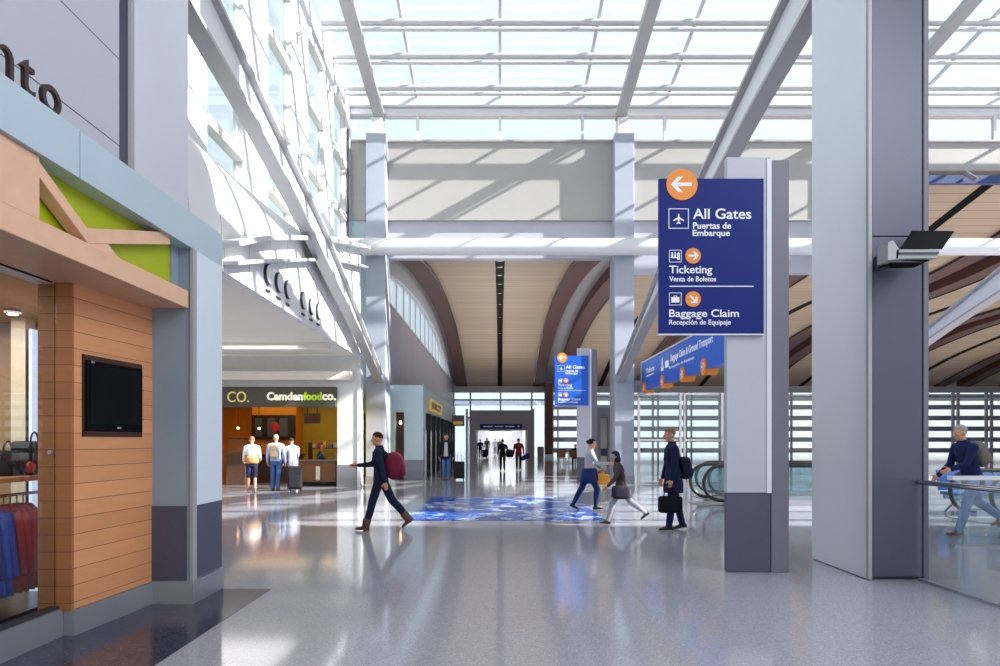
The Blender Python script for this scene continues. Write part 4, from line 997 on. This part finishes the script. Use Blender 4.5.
    return dict(root=root, at=at, hand=[at(a[2]+a[3]*.09*k) for a in armpts], shoulder=[at(a[0]) for a in armpts], chest=at(chest), pel=at(pel), back=(RM @ -fsp), fwd=(RM @ Fw), right=(RM @ U), k=k, sp=(RM @ sp))

def soft_box(name, mat, parent, c, hx, hy, hz_, ax, ay, az, p=.6, flat=1.0):
    """rounded bag body: super-ellipsoid on the given axes"""
    m = MB(); m.ell((0,0,0), 1, 1, 1, 24, 16); out = []
    for v in m.v:
        q = [math.copysign(abs(t)**p, t) for t in v]
        out.append(tuple(Vector(c)+ax*q[0]*hx+ay*q[1]*hy+az*q[2]*hz_))
    m.v = out; return m.build(name, mat, parent, smooth=True)
Zv = Vector((0,0,1))
def backpack(P, label, col, size=(.16,.11,.24), drop=.0, back=.22, p=.55):
    c = P['chest']+P['back']*back-Zv*drop; m = cloth('bag '+col, col)
    t = thing('backpack', label, 'backpack', tuple(c-Zv*size[2]))
    soft_box('body', m, t, c, *size, P['right'], P['back'], P['sp'], p)
    soft_box('front_pocket', m, t, c+P['back']*size[1]*.8-P['sp']*.08, size[0]*.75, .05, size[2]*.45, P['right'], P['back'], P['sp'], .5)
    for i, s in enumerate((-1, 1)):
        a = P['chest']+P['sp']*.17*P['k']+P['right']*s*.10; 
        MB().tube([c+P['sp']*size[2]*.7+P['right']*s*.09-P['back']*.08, a+P['back']*.05, a-P['back']*.09-P['sp']*.03, P['chest']-P['back']*.118*P['k']+P['right']*s*.10-P['sp']*.06, c-P['sp']*size[2]*.5+P['right']*s*.12-P['back']*.09], .017, 8).build('strap', W['blacksoft'], t, smooth=True)
    return t
def handbag(h, label, col, w=.2, hh=.14, d=.06, ax=Vector((1,0,0)), drop=.30, name='bag', loop=.12, p=.5):
    ay = Zv.cross(ax).normalized(); c = Vector(h)-Zv*drop; m = cloth('bag '+col, col)
    t = thing(name, label, 'bag', tuple(c-Zv*hh)); soft_box('body', m, t, c, w, d, hh, ax, ay, Zv, p)
    MB().tube([c+ax*w*.55+Zv*hh*.9, c+ax*w*.4+Zv*(hh+(drop-hh)*.7), Vector(h), c-ax*w*.4+Zv*(hh+(drop-hh)*.7), c-ax*w*.55+Zv*hh*.9], .011, 8).build('handle', W['blacksoft'], t, smooth=True)
    MB().box(c.x-.0, c.x+.001, c.y, c.y+.001, c.z, c.z+.001) ; return t
def suitcase(x, y, label, hh=.62, w=.40, d=.25, tilt=0, rot=0, hand_z=1.0):
    t = thing('suitcase', label, 'suitcase', (x, y, 0), 'rolling suitcases'); 
    m = MB().box(-w/2, w/2, -d/2, d/2, .06, .06+hh).build('body', W['blacksoft'], t, bevel=.04, world=False)
    MB().box(-w/2+.04, w/2-.04, -d/2-.025, -d/2+.01, .12, .06+hh*.6).build('front_pocket', W['blacksoft'], t, bevel=.02, world=False)
    for s in (-1, 1):
        MB().cyl((s*w*.38-.02, d*.32, .035), (s*w*.38+.02, d*.32, .035), .035, n=14).build('wheel', W['black'], t, world=False)
    MB().tube([(-.09, d*.3, .06+hh), (-.09, d*.3, hand_z), (.09, d*.3, hand_z), (.09, d*.3, .06+hh)], .011, 8).build('handle', W['chrome'], t, world=False)
    t.rotation_euler = (math.radians(tilt), 0, math.radians(rot)); return t

# ---- walkers in the foreground of the hall
p1 = person('man in navy jacket and brown boots striding left with a maroon backpack', -2.12, 11.86, 1.76, 90, 3, (18, -25), (2, 16), (-20, 38), (10, 48), (6, 6), (4, -38),
   ('1b2038', 'jacket'), ('191f38', 'trousers'), '5a3320', '3a241a', 'short', (6, 0))
backpack(p1, 'maroon rounded backpack on the back of the striding man in brown boots', '6e1f38', (.20, .17, .25), .12, .26, .85)
o = thing('phone', 'small dark phone held out by the striding man with the maroon backpack', 'phone', tuple(p1['hand'][1]))
MB().box(p1['hand'][1].x-.07, p1['hand'][1].x+.07, p1['hand'][1].y-.035, p1['hand'][1].y+.035, p1['hand'][1].z+.0, p1['hand'][1].z+.012).build('body', W['black'], o, bevel=.004)

p2 = person('woman with dark hair and grey top striding right across the mosaic, orange bag in hand', 2.02, 15.2, 1.64, -90, 5, (-22, 26), (6, 30), (2, 30), (58, 62), (8, 8), (-22, 6),
   ('a9a8ab', 'jacket'), ('1c2a52', 'leggings'), '15151a', '231a1c', 'bun', (4, 0), True)
handbag(p2['hand'][0]+Vector((.02, -.01, .02)), 'orange handbag carried by the woman in the grey top', 'e09a35', .17, .13, .07, Vector((1,0,0)), .2)
c = p2['pel']; t = thing('tied_jacket', 'navy jacket tied round the hips of the woman with the orange bag', 'jacket', (c.x, c.y, c.z-.2))
MB().loft([ring(c+Vector((0,0,q)), Vector((0,1,0)), Vector((1,0,0)), a, b_) for q, a, b_ in ((.10,.175,.13),(.0,.205,.165),(-.12,.21,.19),(-.24,.2,.2))]).build('body', cloth('cloth 1b2c5c', '1b2c5c'), t, smooth=True)
for s in (-1, 1): MB().cap((c.x+.15, c.y+s*.03, c.z+.06), (c.x+.2, c.y+s*.06, c.z-.16), .03, .022, 10).build('sleeve', cloth('cloth 1b2c5c', '1b2c5c'), t, smooth=True)

p3 = person('short person in brown-grey coat with blue hood and pale leggings striding left', 2.33, 12.75, 1.45, 90, 12, (32, -30), (16, 24), (20, -15), (25, 20), (10, 10), (6, -34),
   ('4d3f42', 'coat'), ('9b9ca6', 'leggings'), '14141a', '1d2c52', 'hood', (4, 0), True, skirt=.26)
handbag(p3['shoulder'][0]+Vector((.02, -.05, -.22)), 'dark shoulder bag on the arm of the short person in the brown-grey coat', '2e2a3a', .17, .13, .07, Vector((1,0,0)), .26)

p4 = person('man in long dark navy coat standing mid-step facing left with a black briefcase', 3.08, 11.86, 1.80, 90, 3, (8, -8), (3, 8), (4, 6), (8, 10), (7, 7), (0, -8),
   ('161d3c', 'coat'), ('1b2448', 'trousers'), '14141a', '8c6250', 'short', (6, 0), skirt=.30)
handbag(p4['hand'][0]+Vector((-.0, -.0, .02)), 'black briefcase hanging from the hand of the man in the long navy coat', '14151d', .21, .15, .05, Vector((1,0,0)), .36, 'briefcase', p=.3)
backpack(p4, 'dark navy backpack low on the back of the man in the long coat', '1a1f38', (.15, .10, .2), .22, .22)

p5 = person('grey-haired man in navy jacket and jeans striding left behind the glass balustrade at right', 7.92, 11.2, 1.90, 90, 14, (20, -22), (4, 34), (30, 12), (40, 35), (8, 8), (4, -20),
   ('16204a', 'jacket'), ('5f7fae', 'trousers'), '5a3a28', '9a989a', 'short', (6, 0))
backpack(p5, 'beige and navy backpack on the grey-haired man behind the glass balustrade', '6e6a62', (.16, .11, .22), .02, .215, .75)
suitcase(8.75, 11.5, 'dark rolling suitcase pulled by the grey-haired man at right', .55, .36, .24, -18, -90, 1.0)

# ---- man facing us with a suitcase
p6 = person('man in dark jacket, grey shirt and blue jeans standing by the dark shopfront facing us', -2.15, 26.7, 1.83, 180, 0, (4, -3), (2, 2), (0, 0), (10, 12), (10, 10), (0, 0),
   ('1d2130', 'jacket'), ('4a73ab', 'trousers'), '2a2020', '4a3226', 'short', (0, 0))
c = p6['chest']; t = thing('shirt_front', 'pale grey shirt showing at the open jacket of the man facing us', 'shirt', (c.x, c.y, c.z-.3))
MB().prism([(c.x-.055, c.y-.145, c.z+.17), (c.x+.055, c.y-.145, c.z+.17), (c.x+.085, c.y-.165, c.z-.38), (c.x-.085, c.y-.165, c.z-.38)], (0, .06, 0)).build('body', cloth('cloth b9bac0', 'b9bac0'), t)
suitcase(-1.63, 26.7, 'black rolling suitcase standing beside the man in blue jeans facing us', .68, .42, .28, 0, 0, 1.0)

# ---- pair walking away
p7 = person('person in black jacket walking away towards the far portal, left of the pair', .13, 34.4, 1.62, 0, 3, (10, -12), (2, 10), (-6, 8), (12, 12), (10, 16), (0, -18), ('14151c', 'jacket'), ('15161f', 'trousers'), '101014', '1c1614', 'short', vox=.014, fine=False)
handbag(p7['hand'][1]+Vector((.08, .02, .35)), 'black bag slung at the side of the person in the black jacket walking away', '121218', .2, .2, .1, Vector((1,0,0)), .22)
p8 = person('person in dark red jacket walking away towards the far portal, right of the pair', .98, 35.2, 1.66, 0, 3, (-10, 12), (10, 3), (8, -6), (12, 12), (10, 14), (-14, 0), ('7a2422', 'jacket'), ('17181f', 'trousers'), '101014', '2a1a14', 'short', vox=.014, fine=False)
handbag(p8['hand'][1]+Vector((.1, .0, .12)), 'navy blue bag carried by the person in the dark red jacket', '1a2f66', .24, .14, .1, Vector((.9,0,.35)).normalized(), .18)

# ---- customers at the food shop
p9 = person('person in white top and dark shorts, bare legs, leftmost waiting at the food shop', -7.55, 20.3, 1.70, 20, 2, (5, -4), (3, 4), (15, 5), (40, 60), (10, 10), (0, 0), ('ded6d2', 'shirt'), ('262c48', 'shorts'), '6a4a3a', '8a6a50', 'short', (8, 0), True, vox=.013)
c = p9['pel']; t = thing('waist_bag', 'tan bag worn round the waist of the person in the white top', 'bag', (c.x, c.y, c.z-.05))
MB().loft([ring(c+Vector((0,0,q)), Vector((1,0,0)), Vector((0,1,0)), a, b_) for q, a, b_ in ((.19,.17,.135),(.12,.2,.165),(.02,.205,.17),(-.03,.195,.15))]).build('body', cloth('bag b98558', 'b98558'), t, smooth=True)
p10 = person('man in light blue shirt and jeans with a beige backpack waiting at the food shop', -7.06, 21.0, 1.76, 5, 1, (3, -5), (2, 4), (4, -2), (15, 15), (12, 12), (0, 0), ('a9b8d8', 'shirt'), ('3c5f92', 'trousers'), '2a2830', 'a89a8c', 'short', vox=.013)
backpack(p10, 'beige backpack on the man in the light blue shirt at the food shop', 'b3a48c', (.15, .09, .22), .05, .17)
p11 = person('person in white sleeves and dark vest at the food shop counter beside a black suitcase', -6.72, 21.6, 1.66, 40, 6, (6, -4), (4, 4), (20, 25), (30, 30), (12, 12), (0, 0), ('b4b8c4', 'jacket'), ('2c4470', 'trousers'), 'd8d8d8', '3a2c24', 'short', (10, 0), vox=.013)
suitcase(-6.42, 20.9, 'black rolling suitcase standing by the customers at the food shop', .72, .42, .28, 0, 10, 1.05)
p12 = person('person in dark maroon clothes half hidden between the two waiting customers', -7.45, 22.1, 1.6, 10, 2, (5, -4), (3, 4), (10, 5), (20, 20), (8, 8), (0, 0), ('3a1c24', 'jacket'), ('20161c', 'trousers'), '17141a', '2a1c18', 'short', vox=.014, fine=False)
p13 = person('person in dark top sitting at the food shop counter at right', -6.75, 24.9, 1.7, -70, 8, (82, 78), (80, 76), (35, 30), (35, 40), (8, 8), (0, 0), ('23263a', 'jacket'), ('2c3a5a', 'trousers'), '17141a', 'b08868', 'short', (10, 0), vox=.014, sit=.62, fine=False)
t = thing('bar_stool', 'bar stool under the person sitting in the food shop', 'stool', (-6.75, 24.9, 0))
MB().cyl((-6.75, 24.9, .46), (-6.75, 24.9, .52), .19, n=24).build('seat', W['cabinet'], t); MB().cyl((-6.75, 24.9, .02), (-6.75, 24.9, .46), .03, n=12).build('pole', W['chrome'], t); MB().cyl((-6.75, 24.9, 0), (-6.75, 24.9, .02), .2, n=24).build('base', W['chrome'], t)

# ---- far silhouettes in and behind the portal
far = [(-1.75, 59, 1.65, 0, '17171f', 'person in black at the left edge of the far portal opening'), (-1.25, 64, 1.8, 180, '6d6d78', 'person in grey walking towards us inside the far portal'),
       (-.55, 74, 1.75, 0, '9a9aa6', 'person in pale grey deep in the bright corridor, left one of two'), (.3-.35, 72, 1.7, 180, '4a4a58', 'person in dark grey deep in the bright corridor, right one of two')]
for i, (x, y, h_, hd_, col, lb) in enumerate(far):
    person(lb, x, y, h_, hd_, 2, (14, -14), (3, 14), (-10, 10), (10, 10), (8, 8), (0, -14), (col, 'jacket'), ('1c1d26', 'trousers'), '101014', '1c1614', 'short', vox=.018, fine=False)
suitcase(-1.35, 58.8, 'dark suitcase beside the person in black at the far portal', .7, .45, .3, 0, 0, 1.0)
pc_ = person('person in black sitting at the cafe table by the far windows', 4.85, 42.75, 1.7, 160, 6, (84, 80), (82, 80), (30, 30), (40, 40), (8, 8), (0, 0), ('17181f', 'jacket'), ('1c1d26', 'trousers'), '101014', '1c1614', 'short', vox=.016, sit=.53, fine=False)
# ================================================================== LIGHT
sc = bpy.context.scene
w = bpy.data.worlds.new('sky'); sc.world = w; w.use_nodes = True; nt = w.node_tree; bg = nt.nodes['Background']
g = nt.nodes.new('ShaderNodeTexCoord'); sp = nt.nodes.new('ShaderNodeSeparateXYZ'); rp = nt.nodes.new('ShaderNodeValToRGB'); ma = nt.nodes.new('ShaderNodeMath')
nt.links.new(g.outputs['Generated'], sp.inputs[0]); ma.operation = 'MULTIPLY_ADD'; ma.inputs[1].default_value = .5; ma.inputs[2].default_value = .5
nt.links.new(sp.outputs['X'], ma.inputs[0]); nt.links.new(ma.outputs[0], rp.inputs['Fac'])      # bluer away from the sun, whiter towards it
e = rp.color_ramp.elements
e[0].position = .05; e[0].color = (.56, .75, .90, 1); e[1].position = .75; e[1].color = (.96, .98, 1.0, 1)
q = e.new(.38); q.color = (.80, .92, .98, 1)
nt.links.new(rp.outputs['Color'], bg.inputs['Color']); bg.inputs['Strength'].default_value = 1.2
sun = bpy.data.lights.new('sun', 'SUN'); so = bpy.data.objects.new('sun', sun); C.objects.link(so)
sun.energy = 18; sun.angle = math.radians(.55); sun.color = (1, .96, .9)
so.rotation_euler = Vector((-1, .25, -.59)).to_track_quat('-Z', 'Y').to_euler(); so.location = (30, -10, 30)
def area(name, loc, size, energy, col=(1,1,1), rot=(0,0,0), sy=None):
    l = bpy.data.lights.new(name, 'AREA'); l.energy = energy; l.color = col; l.size = size
    if sy: l.shape = 'RECTANGLE'; l.size_y = sy
    o = bpy.data.objects.new(name, l); C.objects.link(o); o.location = loc; o.rotation_euler = rot
area('food shop light', (-9, 25.5, 3.3), 3, 55, (1, .72, .38), sy=4)
area('food shop light right', (-6.4, 25.5, 3.3), 1.5, 35, (1, .78, .45), sy=4)
area('shop room light', (-5.2, 5.2, 2.85), 2.2, 85, (1, .85, .68), sy=3)
area('alcove light', (-7.5, 16, 4.4), 3, 200, (1, .99, .96), sy=8)
area('corridor light', (0, 80, 3.5), 4, 1000, (1, 1, 1), sy=30)
area('added fill light at the right behind us', (7, .5, 8.5), 5, 620, (.94, .96, 1), (0, math.radians(42), 0), sy=7)  # no fitting of the hall: fill added to brighten the foreground and left shopfront
for i, (x, w_) in enumerate(((0, 4), (9.3, 5), (18.6, 6), (28, 6), (37, 6))): area('added vault fill light', (x, 42, 4.3), w_, 560 if x < 5 else 430, (1, .98, .97), (PI, 0, 0), sy=26)  # upward fill added to brighten the wood vault, no real fittings
sc.view_settings.view_transform = 'Standard'; sc.view_settings.look = 'None'; sc.view_settings.exposure = 0; sc.view_settings.gamma = 1
sc.cycles.max_bounces = 10; sc.cycles.diffuse_bounces = 5; sc.cycles.glossy_bounces = 4; sc.cycles.transparent_max_bounces = 24; sc.cycles.transmission_bounces = 6
sc.cycles.sample_clamp_indirect = 6; sc.cycles.use_denoising = True; sc.cycles.caustics_reflective = False; sc.cycles.caustics_refractive = False
